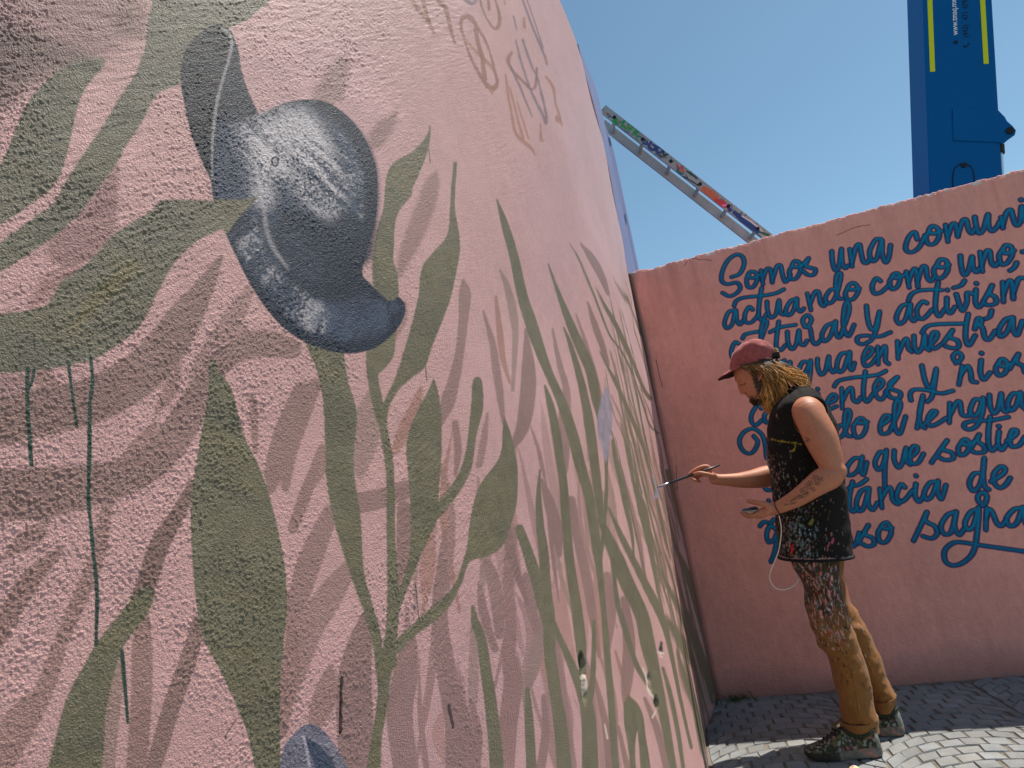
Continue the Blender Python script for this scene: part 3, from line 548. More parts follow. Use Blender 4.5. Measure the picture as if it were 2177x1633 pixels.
stroke([(832, 655, 14), (842, 650, 16), (850, 658, 12)], STEEL, 4, .7); stroke([(828, 640, 4), (824, 660, 4), (834, 676, 3)], NAVYD, 2, .8); stroke([(846, 640, 3), (852, 660, 4), (846, 676, 3)], NAVYD, 1.5, .8)
paint([(548, 420), (500, 424), (455, 426), (470, 466), (482, 497), (502, 470)], GREEN, 2, 1, mott=.1)
# --- the bud at the bottom edge, the lilac leaf, the painter's fresh stroke, dirt
paint([(592, 1660), (600, 1591), (629, 1557), (651, 1540), (680, 1551), (714, 1591), (740, 1660)], srgb(128, 122, 134), 3, 1, mott=.15)
paint([(646, 1566), (686, 1591), (714, 1633), (720, 1660), (676, 1660), (668, 1633)], srgb(72, 80, 98), 2, 1)
stroke([(643, 1562, 6), (652, 1600, 6), (660, 1650, 7)], srgb(176, 164, 178), 1.5, .9); stroke([(604, 1590, 3), (632, 1556, 5), (652, 1541, 4), (682, 1553, 5), (716, 1592, 3)], srgb(104, 104, 126), 2, .8)
paint([(1292, 820), (1300, 852), (1302, 899), (1296, 947), (1288, 983), (1278, 947), (1270, 907), (1274, 868), (1282, 836)], srgb(160, 146, 158), 1.8, .95, mott=.15)
stroke([(1396, 1038, 4), (1397, 1046, 7), (1395, 1058, 5)], srgb(150, 150, 176), 1, 1); stroke([(1388, 1010, 3), (1394, 1030, 4)], srgb(160, 158, 176), 1, .8)
stroke([(722, 1440, 1.4), (721, 1462, 2.2), (725, 1484, 1.6), (723, 1510, 2.4), (726, 1532, 1.4), (724, 1560, 1.2)], srgb(30, 28, 26), .8, 1, grain=2); stroke([(950, 1500, 1.6), (953, 1516, 2.6), (957, 1530, 1.4), (961, 1548, 1.8)], srgb(46, 38, 34), .8, .9); stroke([(500, 1530, 2), (480, 1560, 3), (478, 1570, 2)], srgb(80, 70, 60), 1, .8)
for (u, v, w_, h_) in [(1236, 1408, 5, 18), (1397, 1494, 9, 7), (1404, 1376, 4, 10)]: stroke([(u, v - h_, w_), (u, v, w_ * 1.3), (u + 2, v + h_, w_ * .6)], srgb(58, 58, 44), 1.5, .95)
for pts in [[(1241, 1436, 4), (1243, 1455, 7), (1239, 1485, 4)], [(1370, 1420, 3), (1378, 1440, 5), (1383, 1470, 6), (1394, 1486, 3)], [(1400, 1386, 6), (1408, 1390, 4)], [(1390, 1525, 4), (1396, 1512, 3)], [(1284, 1540, 3), (1290, 1570, 4)]]: stroke(pts, srgb(226, 206, 190), 1.2, .95)
e = np.clip((ga - (PA[-1] - .05)) / .05, 0, 1) ** 3; cv.rgb *= (1 - .35 * e)[:, None]  # colour darkens towards the corner
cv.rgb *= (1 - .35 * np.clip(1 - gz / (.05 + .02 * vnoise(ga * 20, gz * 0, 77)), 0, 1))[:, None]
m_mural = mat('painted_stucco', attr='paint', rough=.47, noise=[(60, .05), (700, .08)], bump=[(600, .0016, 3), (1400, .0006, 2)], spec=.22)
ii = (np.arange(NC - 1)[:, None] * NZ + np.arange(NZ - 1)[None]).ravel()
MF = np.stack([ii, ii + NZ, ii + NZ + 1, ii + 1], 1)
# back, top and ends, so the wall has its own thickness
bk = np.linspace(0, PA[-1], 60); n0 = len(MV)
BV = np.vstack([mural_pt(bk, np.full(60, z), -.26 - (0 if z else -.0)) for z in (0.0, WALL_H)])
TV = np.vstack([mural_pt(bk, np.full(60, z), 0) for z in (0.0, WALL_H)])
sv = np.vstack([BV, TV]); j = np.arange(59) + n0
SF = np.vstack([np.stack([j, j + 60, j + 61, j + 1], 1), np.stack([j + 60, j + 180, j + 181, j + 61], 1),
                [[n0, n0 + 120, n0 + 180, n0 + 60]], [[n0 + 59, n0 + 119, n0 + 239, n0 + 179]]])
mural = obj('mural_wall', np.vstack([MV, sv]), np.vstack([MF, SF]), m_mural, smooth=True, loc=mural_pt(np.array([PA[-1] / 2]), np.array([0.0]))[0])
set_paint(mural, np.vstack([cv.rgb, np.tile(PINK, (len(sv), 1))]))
tag(mural, 'curving pink stucco wall painted with green leaves, grasses and a blue flower', 'wall')
# ------------------------------------------------------------------ the straight lettered wall
TW0 = at_z(1525, 1489, 0); TW1 = at_z(2177, 1437, 0)
TT = (TW1 - TW0) / np.linalg.norm(TW1 - TW0); TN = np.array([TT[1], -TT[0], 0.0])          # along the wall, and out of its face
TLEN = 4.2
def on_text(u, v):
    P = at_plane(u, v, TW0, TN); return (P - TW0) @ TT, P[2]
def text_pt(a, z, off=0.0): return TW0[None] + TT[None] * np.asarray(a)[:, None] + np.array([0, 0, 1.0])[None] * np.asarray(z)[:, None] + TN[None] * (np.asarray(off) + np.zeros(len(a)))[:, None]
ta = np.concatenate([np.linspace(-0.05, 2.25, 900), np.linspace(2.25, TLEN, 40)[1:]]); tz = np.linspace(0, WALL_H, 960)
tga = np.repeat(ta, len(tz)); tgz = np.tile(tz, len(ta))
tz_top = tgz / WALL_H
edge = .003 * vnoise(ta * 14, ta * 0, 5) + .004 * vnoise(ta * 60, ta * 0, 6) - .008 * np.clip(vnoise(ta * 7, ta * 0, 7) - .5, 0, 1) * 2
tgz = tgz + np.repeat(edge, len(tz)) * np.clip((tz_top - .96) / .04, 0, 1)
tds = .0006 * vnoise(tga * 120, tgz * 120, 1) + .0005 * vnoise(tga * 210, tgz * 210, 2) + .002 * vnoise(tga * 9, tgz * 9, 3) + .004 * vnoise(tga * 2.3, tgz * 2.3, 4)
tds -= .006 * np.clip((tz_top - .992) / .008, 0, 1)
TV_ = text_pt(tga, tgz, tds)
ROSE = np.array(srgb(238, 162, 147))
cv = Canvas(tga, tgz, ROSE)
cv.rgb *= (1 + .04 * vnoise(tga * 3, tgz * 3, 41) + .04 * vnoise(tga * 17, tgz * 9, 42) + .04 * vnoise(tga * 90, tgz * 24, 43))[:, None]
def tpoly(P): return np.array([on_text(u, v) for u, v in P])
PXM = 3.9 / CAM_F
def tsegs(pts, n):
    P = smooth_line(np.asarray(pts, float), n) if n > 1 else np.asarray(pts, float); Q = [on_text(x, y) for x, y in P[:, :2]]
    if len(P) == 1: return []
    W = [w_ * np.linalg.norm(at_plane(x, y, TW0, TN) - EYE) / CAM_F for x, y, w_ in P]; I = np.eye(2)
    return [(*Q[i], W[i], *Q[i + 1], W[i + 1], I) for i in range(len(P) - 1)]
def tstroke(pts, color, soft=.0012, op=1.0, grain=.001, n=6): cv.trace(tsegs(pts, n), color, soft, op, grain * .5)
Z1 = lambda P: [(1480 + x / 3.1234, 360 + y / 3.1234) for x, y in P]
Z2 = lambda P: [(1500 + x / 3.2157, 760 + y / 3.2157) for x, y in P]
LET1 = [
 [(235, 715), (290, 692), (318, 630), (308, 582), (268, 566), (215, 600), (178, 665), (168, 735), (205, 762), (270, 752), (293, 785), (270, 820), (222, 842), (175, 820)],
 [(350, 690), (335, 735), (345, 780), (378, 780), (405, 735), (398, 690), (365, 680), (345, 705), (380, 722), (425, 700)],
 [(430, 672), (444, 765)], [(440, 738), (465, 668), (490, 662), (500, 700), (505, 750)], [(506, 735), (535, 648), (560, 640), (572, 690), (590, 745), (612, 730), (625, 700)],
 [(640, 640), (618, 680), (632, 728), (665, 722), (692, 675), (685, 620), (655, 610), (638, 640), (670, 650), (705, 640)], [(690, 650), (725, 615), (746, 592), (728, 640), (765, 655), (792, 665), (782, 698), (742, 700), (705, 670)],
 [(900, 545), (905, 610), (922, 668), (948, 648), (965, 530), (968, 610), (988, 655), (1010, 640)], [(1020, 530), (1036, 645)], [(1034, 620), (1060, 520), (1085, 500), (1095, 550), (1110, 612), (1135, 622), (1150, 600)], [(1225, 462), (1190, 470), (1152, 545), (1165, 608), (1200, 590), (1232, 470), (1235, 560), (1258, 618), (1280, 580), (1290, 505)],
 [(1468, 465), (1450, 418), (1412, 450), (1390, 525), (1425, 552), (1480, 520), (1520, 440)], [(1550, 410), (1525, 450), (1540, 495), (1580, 495), (1612, 450), (1605, 395), (1565, 378), (1545, 415), (1580, 428), (1630, 410)],
 [(1655, 370), (1672, 480)], [(1672, 445), (1700, 365), (1725, 375), (1738, 445)], [(1740, 430), (1770, 342), (1795, 340), (1810, 400), (1832, 425), (1848, 400)], [(1850, 318), (1860, 380), (1880, 425), (1910, 395), (1938, 300), (1940, 370), (1965, 410), (2000, 380), (2015, 350)], [(2025, 320), (2036, 390)], [(2035, 370), (2060, 290), (2088, 272), (2105, 330), (2125, 372), (2150, 350), (2160, 250), (2168, 330), (2195, 350)], [(2155, 203), (2158, 206)],
 [(258, 935), (215, 950), (188, 1020), (205, 1055), (240, 1025), (262, 935), (270, 1000), (290, 1030), (312, 1005)], [(375, 932), (350, 915), (322, 970), (328, 1012), (362, 1018), (400, 985), (415, 960)], [(435, 790), (420, 880), (416, 975), (440, 1002), (465, 965)], [(252, 905), (270, 870), (330, 850), (450, 838), (530, 822), (582, 797)],
 [(470, 880), (475, 940), (495, 985), (530, 960), (550, 870), (555, 940), (578, 965), (595, 950)], [(655, 862), (625, 878), (595, 935), (612, 970), (645, 940), (668, 858), (670, 915), (692, 945), (715, 925)], [(738, 825), (762, 935)], [(757, 890), (790, 815), (815, 820), (825, 885), (848, 908), (865, 880)], [(930, 800), (890, 802), (857, 858), (880, 892), (925, 850), (960, 720), (952, 688), (932, 710), (928, 790), (945, 855), (975, 860)],
 [(1005, 790), (990, 830), (1010, 868), (1050, 855), (1078, 800), (1045, 755), (1008, 780), (1030, 800), (1085, 792)], [(1225, 742), (1195, 725), (1168, 778), (1185, 825), (1230, 815), (1275, 775)], [(1310, 705), (1285, 745), (1300, 795), (1335, 780), (1355, 725), (1335, 690), (1305, 705), (1335, 722), (1385, 700)], [(1395, 680), (1415, 785)], [(1410, 750), (1440, 672), (1460, 670), (1473, 778)], [(1472, 740), (1500, 652), (1525, 650), (1535, 715), (1560, 742), (1580, 715)], [(1605, 625), (1578, 670), (1595, 720), (1635, 718), (1670, 670), (1662, 610), (1620, 600), (1602, 640), (1635, 652), (1680, 635)],
 [(1755, 575), (1760, 640), (1780, 702), (1810, 670), (1832, 580), (1838, 650), (1862, 682), (1880, 660)], [(1885, 550), (1901, 678)], [(1895, 640), (1925, 550), (1950, 545), (1960, 615), (1985, 642), (2005, 620)], [(2040, 525), (2012, 575), (2028, 630), (2068, 620), (2098, 565), (2090, 515), (2055, 505), (2038, 545), (2065, 558), (2112, 540)], [(2128, 622), (2112, 652), (2085, 672)], [(2168, 548), (2185, 545)],
 [(285, 1160), (258, 1150), (235, 1200), (240, 1250), (270, 1260)], [(330, 1160), (330, 1220), (355, 1250), (395, 1180)], [(425, 1140), (468, 1030), (460, 1005), (440, 1025), (430, 1100), (440, 1180), (470, 1200)], [(308, 1122), (330, 1095), (410, 1078)], [(490, 1082), (560, 1050), (660, 1033)], [(548, 1012), (535, 1110), (532, 1180), (560, 1202), (592, 1170)], [(605, 1080), (610, 1150), (635, 1195), (665, 1160), (682, 1070), (688, 1150), (715, 1168), (735, 1140)], [(720, 1045), (708, 1000), (740, 968), (765, 1000), (742, 1045), (722, 1050), (755, 1055), (772, 1140), (798, 1162), (830, 1130)],
 [(905, 1022), (865, 1042), (835, 1100), (850, 1142), (890, 1110), (925, 1010), (925, 1080), (948, 1118), (975, 1085)], [(960, 1100), (1008, 970), (1015, 905), (1000, 882), (984, 925), (975, 1020), (988, 1080), (1015, 1106), (1048, 1035)], [(1130, 908), (1140, 1000), (1162, 1062), (1190, 1050), (1217, 945), (1200, 1050), (1165, 1130), (1110, 1162), (1072, 1148), (1075, 1115), (1130, 1105), (1215, 1112), (1290, 1083)],
 [(1400, 895), (1360, 915), (1328, 985), (1350, 1027), (1390, 995), (1422, 895), (1420, 965), (1442, 1008), (1465, 985)], [(1532, 890), (1502, 880), (1465, 930), (1475, 985), (1512, 990), (1565, 935)], [(1607, 752), (1590, 860), (1590, 940), (1615, 976), (1648, 930)], [(1410, 872), (1430, 830), (1480, 806), (1560, 800), (1632, 802)], [(1665, 855), (1665, 930), (1690, 955), (1718, 915)], [(1667, 800), (1670, 803)], [(1782, 740), (1760, 770), (1710, 787)], [(1728, 830), (1750, 900), (1772, 938), (1798, 880), (1800, 822), (1842, 828)], [(1857, 800), (1855, 880), (1877, 916), (1908, 885)], [(1860, 757), (1863, 760)], [(1905, 880), (1940, 820), (1965, 772), (1948, 825), (1985, 850), (1990, 888), (1945, 902), (1905, 890)], [(2035, 750), (2040, 880)], [(2040, 830), (2070, 750), (2095, 752), (2106, 860)], [(2105, 820), (2140, 730), (2180, 722)],
 [(1112, 1270), (1160, 1228), (1168, 1195), (1138, 1188), (1110, 1250), (1122, 1306), (1165, 1292), (1195, 1250)], [(1205, 1180), (1208, 1295)], [(1210, 1250), (1245, 1180), (1257, 1192), (1256, 1270), (1278, 1292)],
 [(1335, 1143), (1341, 1258)], [(1345, 1220), (1380, 1140), (1400, 1130), (1410, 1190), (1432, 1212)], [(1445, 1108), (1450, 1180), (1472, 1217), (1500, 1180), (1517, 1098), (1522, 1180), (1548, 1202)], [(1545, 1182), (1595, 1120), (1597, 1085), (1570, 1090), (1555, 1150), (1577, 1192), (1625, 1165)], [(1640, 1155), (1675, 1105), (1702, 1070), (1685, 1115), (1735, 1138), (1742, 1180), (1700, 1188), (1655, 1175)], [(1807, 962), (1790, 1060), (1792, 1140), (1815, 1167), (1852, 1105)], [(1500, 1085), (1530, 1046), (1600, 1030), (1790, 1024)], [(1850, 1060), (1870, 992), (1896, 1000), (1882, 1040), (1860, 1022), (1900, 1050), (1918, 1120), (1948, 1128), (1985, 1075)], [(1962, 938), (1950, 978), (1922, 992)], [(2090, 985), (2050, 1002), (2010, 1070), (2025, 1112), (2068, 1072), (2102, 983), (2105, 1060), (2130, 1102), (2150, 1060), (2165, 1010)],
]
LET2 = [
 [(540, 20), (510, 40), (490, 90), (500, 125), (540, 100), (575, 30), (580, 90), (610, 110)], [(705, 32), (665, 32), (640, 80), (655, 115), (690, 92), (718, 22), (712, 130), (690, 230)], [(765, 12), (765, 60), (787, 117), (820, 90), (842, -5), (845, 60), (870, 102), (890, 80)], [(965, -32), (925, -20), (898, 45), (908, 97), (945, 80), (985, -37), (982, 50), (1000, 87), (1017, 40)],
 [(382, 348), (355, 325), (315, 390), (315, 440), (345, 462), (385, 430)], [(430, 365), (402, 400), (415, 445), (450, 430), (470, 380), (440, 350)], [(500, 350), (510, 440)], [(590, 340), (600, 430)], [(690, 330), (720, 290), (715, 270), (690, 320), (700, 380), (740, 370)], [(768, 252), (768, 320), (790, 340)], [(765, 215), (768, 218)], [(825, 320), (880, 298), (892, 265), (865, 255), (830, 312), (845, 352), (895, 335)], [(930, 212), (935, 348)], [(935, 300), (975, 222), (1000, 215), (1010, 285), (1038, 305), (1060, 275)], [(1092, 98), (1080, 200), (1082, 272), (1107, 302), (1145, 250)], [(880, 197), (910, 160), (1000, 140), (1100, 130), (1180, 118), (1232, 93)], [(1150, 240), (1200, 200), (1212, 165), (1185, 150), (1155, 202), (1165, 260), (1202, 287), (1245, 235)], [(1230, 238), (1275, 180), (1313, 133), (1258, 180), (1272, 215), (1330, 240), (1325, 277), (1275, 277), (1245, 250)],
 [(1478, 58), (1495, 140), (1520, 200), (1550, 190), (1577, 78), (1562, 200), (1547, 270), (1518, 302)], [(1405, 292), (1400, 250), (1430, 220), (1520, 225), (1610, 246), (1692, 228)], [(1735, 35), (1700, 20), (1695, -15), (1725, -35), (1752, -5), (1730, 30), (1710, 40)], [(1755, 60), (1733, 185)], [(1745, 120), (1790, 60), (1812, 100), (1822, 160), (1855, 170)], [(1885, 20), (1880, 100), (1902, 152), (1945, 105)], [(1886, -30), (1889, -27)], [(2015, 20), (1985, 75), (2005, 122), (2048, 105), (2065, 45), (2030, 10), (2008, 45), (2040, 62), (2090, 45)], [(2080, 75), (2115, 15), (2140, -22), (2125, 30), (2170, 60), (2185, 100)],
 [(330, 538), (357, 580), (330, 640), (290, 657), (245, 622), (233, 560), (270, 505), (330, 488), (385, 528), (408, 600), (420, 690), (450, 640), (480, 560)], [(560, 600), (570, 540), (580, 600)], [(700, 560), (715, 500), (730, 560)], [(840, 470), (850, 540)], [(955, 462), (915, 468), (888, 520), (915, 548), (950, 512), (988, 400), (978, 358), (957, 378), (950, 455), (965, 528), (995, 540)], [(1040, 425), (1010, 478), (1030, 545), (1075, 530), (1100, 465), (1070, 415), (1035, 432), (1060, 452), (1108, 440)], [(1190, 472), (1250, 430), (1257, 400), (1225, 400), (1195, 462), (1202, 517), (1248, 515), (1285, 465)], [(1270, 482), (1322, 370), (1332, 315), (1312, 293), (1295, 330), (1290, 440), (1302, 500), (1332, 517), (1368, 405)],
 [(1448, 482), (1470, 360), (1487, 262), (1462, 380), (1472, 460), (1500, 482)], [(1490, 462), (1560, 400), (1577, 370), (1550, 368), (1520, 420), (1537, 467), (1592, 450), (1645, 415)], [(1670, 312), (1668, 445)], [(1675, 390), (1715, 310), (1740, 308), (1752, 385), (1790, 402), (1810, 385)], [(1880, 290), (1840, 290), (1810, 360), (1830, 402), (1870, 370), (1897, 275), (1895, 370), (1860, 460), (1810, 492), (1772, 480), (1775, 450), (1830, 435), (1950, 430), (2072, 408)], [(1940, 258), (1945, 330), (1972, 382), (2000, 350), (2022, 248), (2025, 330), (2052, 372), (2075, 350)], [(2145, 248), (2100, 250), (2068, 310), (2085, 362), (2125, 330), (2152, 238), (2160, 320), (2185, 350)],
 [(1060, 690), (1015, 692), (968, 750), (972, 802), (1010, 800), (1050, 758), (1072, 678), (1060, 760), (1080, 802), (1102, 718)], [(1222, 650), (1190, 650), (1158, 720), (1180, 768), (1215, 730), (1237, 635), (1225, 760), (1225, 885)], [(1290, 638), (1290, 700), (1317, 752), (1345, 720), (1372, 618), (1370, 700), (1398, 732)], [(1390, 692), (1440, 650), (1447, 615), (1420, 608), (1395, 662), (1407, 722), (1452, 720), (1490, 660)], [(1545, 718), (1600, 640), (1652, 568), (1618, 625), (1680, 650), (1692, 690), (1640, 702), (1590, 680)], [(1755, 575), (1728, 620), (1740, 668), (1780, 655), (1808, 600), (1780, 560), (1752, 580), (1790, 600), (1840, 575)], [(1820, 612), (1850, 565), (1872, 528), (1860, 572), (1902, 605), (1905, 645), (1850, 652), (1815, 635)], [(1947, 408), (1935, 500), (1937, 595), (1962, 637), (2002, 590)], [(2007, 508), (2000, 580), (2022, 632), (2055, 595)], [(2005, 470), (2008, 473)], [(2060, 572), (2120, 530), (2127, 500), (2100, 498), (2080, 552), (2092, 607), (2145, 600), (2185, 545)],
 [(400, 882), (420, 907), (450, 905)], [(372, 1152), (400, 1125), (440, 1132), (468, 1108)], [(430, 978), (433, 981)], [(980, 895), (1000, 880), (1050, 870), (1102, 833)], [(1005, 850), (985, 940), (985, 1020), (1008, 1055), (1040, 1025)], [(1100, 895), (1060, 918), (1030, 990), (1040, 1047), (1080, 1030), (1117, 895), (1110, 990), (1140, 1042), (1175, 995)], [(1190, 898), (1205, 1028)], [(1200, 970), (1240, 900), (1265, 895), (1280, 975), (1312, 1002), (1330, 980)], [(1362, 888), (1335, 870), (1305, 940), (1320, 988), (1360, 975), (1415, 910)], [(1437, 865), (1430, 940), (1457, 987), (1492, 945)], [(1437, 808), (1440, 811)], [(1572, 850), (1530, 860), (1493, 930), (1510, 972), (1550, 940), (1588, 843), (1587, 920), (1612, 967), (1642, 875)],
 [(1872, 790), (1832, 798), (1803, 860), (1828, 912), (1870, 880), (1895, 800), (1907, 685), (1897, 800), (1907, 880), (1935, 902)], [(1950, 850), (2030, 800), (2047, 760), (2015, 748), (1970, 802), (1977, 862), (2012, 892), (2052, 870), (2082, 825)],
 [(475, 1172), (445, 1150), (418, 1200), (430, 1262), (470, 1240), (497, 1180), (485, 1260), (468, 1345), (447, 1395)], [(600, 1260), (660, 1200), (640, 1180), (610, 1240), (640, 1300)], [(760, 1260), (780, 1190), (800, 1270)], [(985, 1225), (1000, 1292), (1028, 1270), (1050, 1200)], [(1040, 1272), (1080, 1200), (1112, 1148), (1085, 1205), (1140, 1235), (1152, 1275), (1110, 1292), (1062, 1270)], [(1205, 1148), (1178, 1205), (1195, 1262), (1240, 1255), (1268, 1190), (1240, 1130), (1205, 1150), (1230, 1172), (1275, 1165)],
 [(1422, 1252), (1470, 1150), (1512, 1058), (1500, 1115), (1565, 1155), (1582, 1205), (1545, 1237), (1485, 1222)], [(1692, 1060), (1650, 1080), (1608, 1150), (1630, 1207), (1680, 1190), (1712, 1055), (1700, 1150), (1732, 1212), (1765, 1175)], [(1850, 1040), (1810, 1060), (1773, 1130), (1790, 1177), (1830, 1150), (1867, 1028), (1855, 1200), (1830, 1330), (1765, 1400), (1690, 1422), (1638, 1390), (1635, 1320), (1690, 1270), (1760, 1265), (1900, 1287), (2185, 1327)], [(1905, 1005), (1870, 990), (1862, 950), (1895, 922), (1922, 950), (1910, 1000), (1890, 1015)], [(1920, 1030), (1915, 1178)], [(1918, 1100), (1935, 1040), (1960, 1060), (1990, 1130), (2022, 1152), (2055, 1115)], [(2162, 1030), (2110, 1040), (2058, 1100), (2080, 1152), (2130, 1130), (2172, 1025), (2177, 1100), (2200, 1150)],
]
EDGE = np.array(srgb(8, 42, 92)); CORE = np.array(srgb(0, 104, 148)); LITE = np.array(srgb(0, 142, 174))
allet = [Z1(P) for P in LET1] + [Z2(P) for P in LET2]
def wid(P, w0):
    P = smooth_line(np.asarray(P, float), 5); d = np.gradient(P, axis=0); v = np.abs(d[:, 1]) / (np.linalg.norm(d, axis=1) + 1e-9) if len(P) > 2 else np.full(len(P), .6)
    return [(x, y, w0 * (.86 + .2 * k)) for (x, y), k in zip(P, v)]
for P in allet: tstroke(wid(P, 9.8), EDGE, .0014, .93, n=1, grain=.0012)
for P in allet: tstroke(wid(P, 5.0), CORE, .0022, .95, n=1)
for P in allet:
    Q = smooth_line(np.asarray(P, float), 5); ymid = Q[:, 1].mean()
    tstroke([(x + .5, y - 1.0, 3.0 if y < ymid else 1.0) for x, y in Q], LITE, .0022, .7, n=1)
# cracks, mould and dirt of the plaster
for P in [[(1455, 565), (1463, 553), (1475, 548), (1486, 552), (1500, 551), (1512, 554)], [(1590, 507), (1600, 506), (1615, 500)], [(1437, 990), (1440, 1040)], [(1395, 765), (1402, 800), (1408, 822)], [(1780, 500), (1820, 483), (1850, 478)]]:
    tstroke([(x, y, 1.6) for x, y in smooth_line(P, 4)], srgb(110, 70, 62), .0008, .8, n=1)
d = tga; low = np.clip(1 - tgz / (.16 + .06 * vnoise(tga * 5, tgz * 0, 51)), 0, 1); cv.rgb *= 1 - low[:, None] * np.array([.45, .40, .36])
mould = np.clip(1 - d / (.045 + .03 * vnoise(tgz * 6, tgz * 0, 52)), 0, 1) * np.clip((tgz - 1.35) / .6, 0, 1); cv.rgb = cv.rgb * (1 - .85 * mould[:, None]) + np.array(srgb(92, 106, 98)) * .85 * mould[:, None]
corner_dark = np.clip(1 - d / .03, 0, 1); cv.rgb *= 1 - .6 * corner_dark[:, None]  # dark line of the corner gap painted into the wall colour
for _ in range(150):
    a0 = rng.uniform(0, 2.2); z0 = rng.uniform(.05, 2.45) if _ % 3 else rng.uniform(.9, 1.9); r0 = rng.uniform(.001, .0032)
    if _ % 5 == 0: a0 = rng.uniform(.02, .3)
    ix = cv.near((a0 - .02, z0 - .02), (a0 + .02, z0 + .02)); q = np.hypot(cv.a[ix] - a0, (cv.z[ix] - z0) * .8) / r0 + .6 * cv.g2[ix]
    k = np.clip(1.3 - q, 0, 1)[:, None] * .45; cv.rgb[ix] = cv.rgb[ix] * (1 - k) + np.array(srgb(104, 66, 60)) * k
for _ in range(36):                                                       # pale flakes along the broken top edge, stains running down from it
    a0 = rng.uniform(0, 2.3); r0 = .002 + .013 * rng.uniform(0, 1) ** 2; z0 = WALL_H - rng.uniform(0, .012); ix = cv.near((a0 - .03, z0 - .03), (a0 + .03, z0 + .03))
    q = np.hypot((cv.a[ix] - a0) / 1.8, (cv.z[ix] - z0)) / r0 + .7 * cv.g2[ix]; k = np.clip(1.2 - q, 0, 1)[:, None] * .8; cv.rgb[ix] = cv.rgb[ix] * (1 - k) + np.array(srgb(226, 214, 206)) * k
for _ in range(26):
    a0 = rng.uniform(.1, 2.3); Ln = rng.uniform(.15, .7); w0 = rng.uniform(.008, .03); ix = cv.near((a0 - .08, WALL_H - Ln), (a0 + .08, WALL_H + .02))
    k = np.exp(-((cv.a[ix] - a0 - .01 * vnoise(cv.z[ix] * 9, cv.z[ix] * 0 + _, 7)) / w0) ** 2) * np.clip((cv.z[ix] - WALL_H + Ln) / Ln, 0, 1) * rng.uniform(.05, .16); cv.rgb[ix] *= (1 - k[:, None] * np.array([.8, 1, 1]))
for _ in range(14):                                                       # patched and re-rolled areas
    a0, z0 = rng.uniform(.1, 2.3), rng.uniform(.2, 2.3); hw, hh = rng.uniform(.08, .3), rng.uniform(.1, .35); ix = cv.near((a0 - hw, z0 - hh), (a0 + hw, z0 + hh))
    x = np.abs(cv.a[ix] - a0) / hw + .12 * cv.g1[ix]; y = np.abs(cv.z[ix] - z0) / hh + .12 * cv.g1[ix]; k = np.clip((1 - np.maximum(x, y)) * 9, 0, 1) * rng.uniform(-.035, .04); cv.rgb[ix] *= 1 + k[:, None]
cv.rgb *= 1 + np.clip((tz_top - .995) / .005, 0, 1)[:, None] * .25  # bright sunlit rim painted into the colour of the top edge
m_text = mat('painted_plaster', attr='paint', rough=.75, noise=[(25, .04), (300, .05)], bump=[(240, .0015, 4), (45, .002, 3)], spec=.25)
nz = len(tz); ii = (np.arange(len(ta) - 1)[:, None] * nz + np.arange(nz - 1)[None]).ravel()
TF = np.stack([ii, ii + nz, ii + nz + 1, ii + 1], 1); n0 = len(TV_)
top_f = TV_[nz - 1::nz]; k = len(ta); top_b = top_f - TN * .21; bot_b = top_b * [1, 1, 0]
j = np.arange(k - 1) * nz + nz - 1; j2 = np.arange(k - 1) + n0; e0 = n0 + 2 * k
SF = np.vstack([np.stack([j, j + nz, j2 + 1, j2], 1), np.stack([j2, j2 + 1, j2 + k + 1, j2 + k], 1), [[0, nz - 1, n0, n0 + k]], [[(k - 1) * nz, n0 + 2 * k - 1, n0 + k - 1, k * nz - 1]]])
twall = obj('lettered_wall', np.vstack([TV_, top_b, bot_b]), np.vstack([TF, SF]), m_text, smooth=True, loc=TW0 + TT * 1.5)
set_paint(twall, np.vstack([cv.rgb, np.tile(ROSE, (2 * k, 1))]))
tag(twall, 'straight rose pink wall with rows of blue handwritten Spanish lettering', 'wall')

# ------------------------------------------------------------------ the lavender wall behind
LW = [(.80, 4.06), (.82, 4.10), (.91, 4.37), (1.0, 4.67), (1.09, 5.05), (1.2, 5.45), (1.325, 5.98), (1.485, 6.79), (1.69, 7.78), (1.92, 8.76)]
LWs = smooth_line(LW[1:], 6); LWn = np.gradient(LWs, axis=0); LWn = np.stack([LWn[:, 1], -LWn[:, 0]], 1); LWn /= np.linalg.norm(LWn, axis=1)[:, None]
rings = []
for p, n_ in zip(LWs, LWn): q = p - n_ * .24; rings.append([(p[0], p[1], 0), (p[0], p[1], 4.2), (q[0], q[1], 4.2), (q[0], q[1], 0)])
m_lav = mat('lavender_paint', srgb(104, 118, 160), .8, noise=[(3, .05), (40, .04)], bump=[(200, .0012, 4)])
lw = MB().loft(rings).build('lavender_wall', m_lav, loc=(1.3, 6.2, 0)); tag(lw, 'tall lavender wall seen as a narrow strip past the edge of the mural', 'wall')

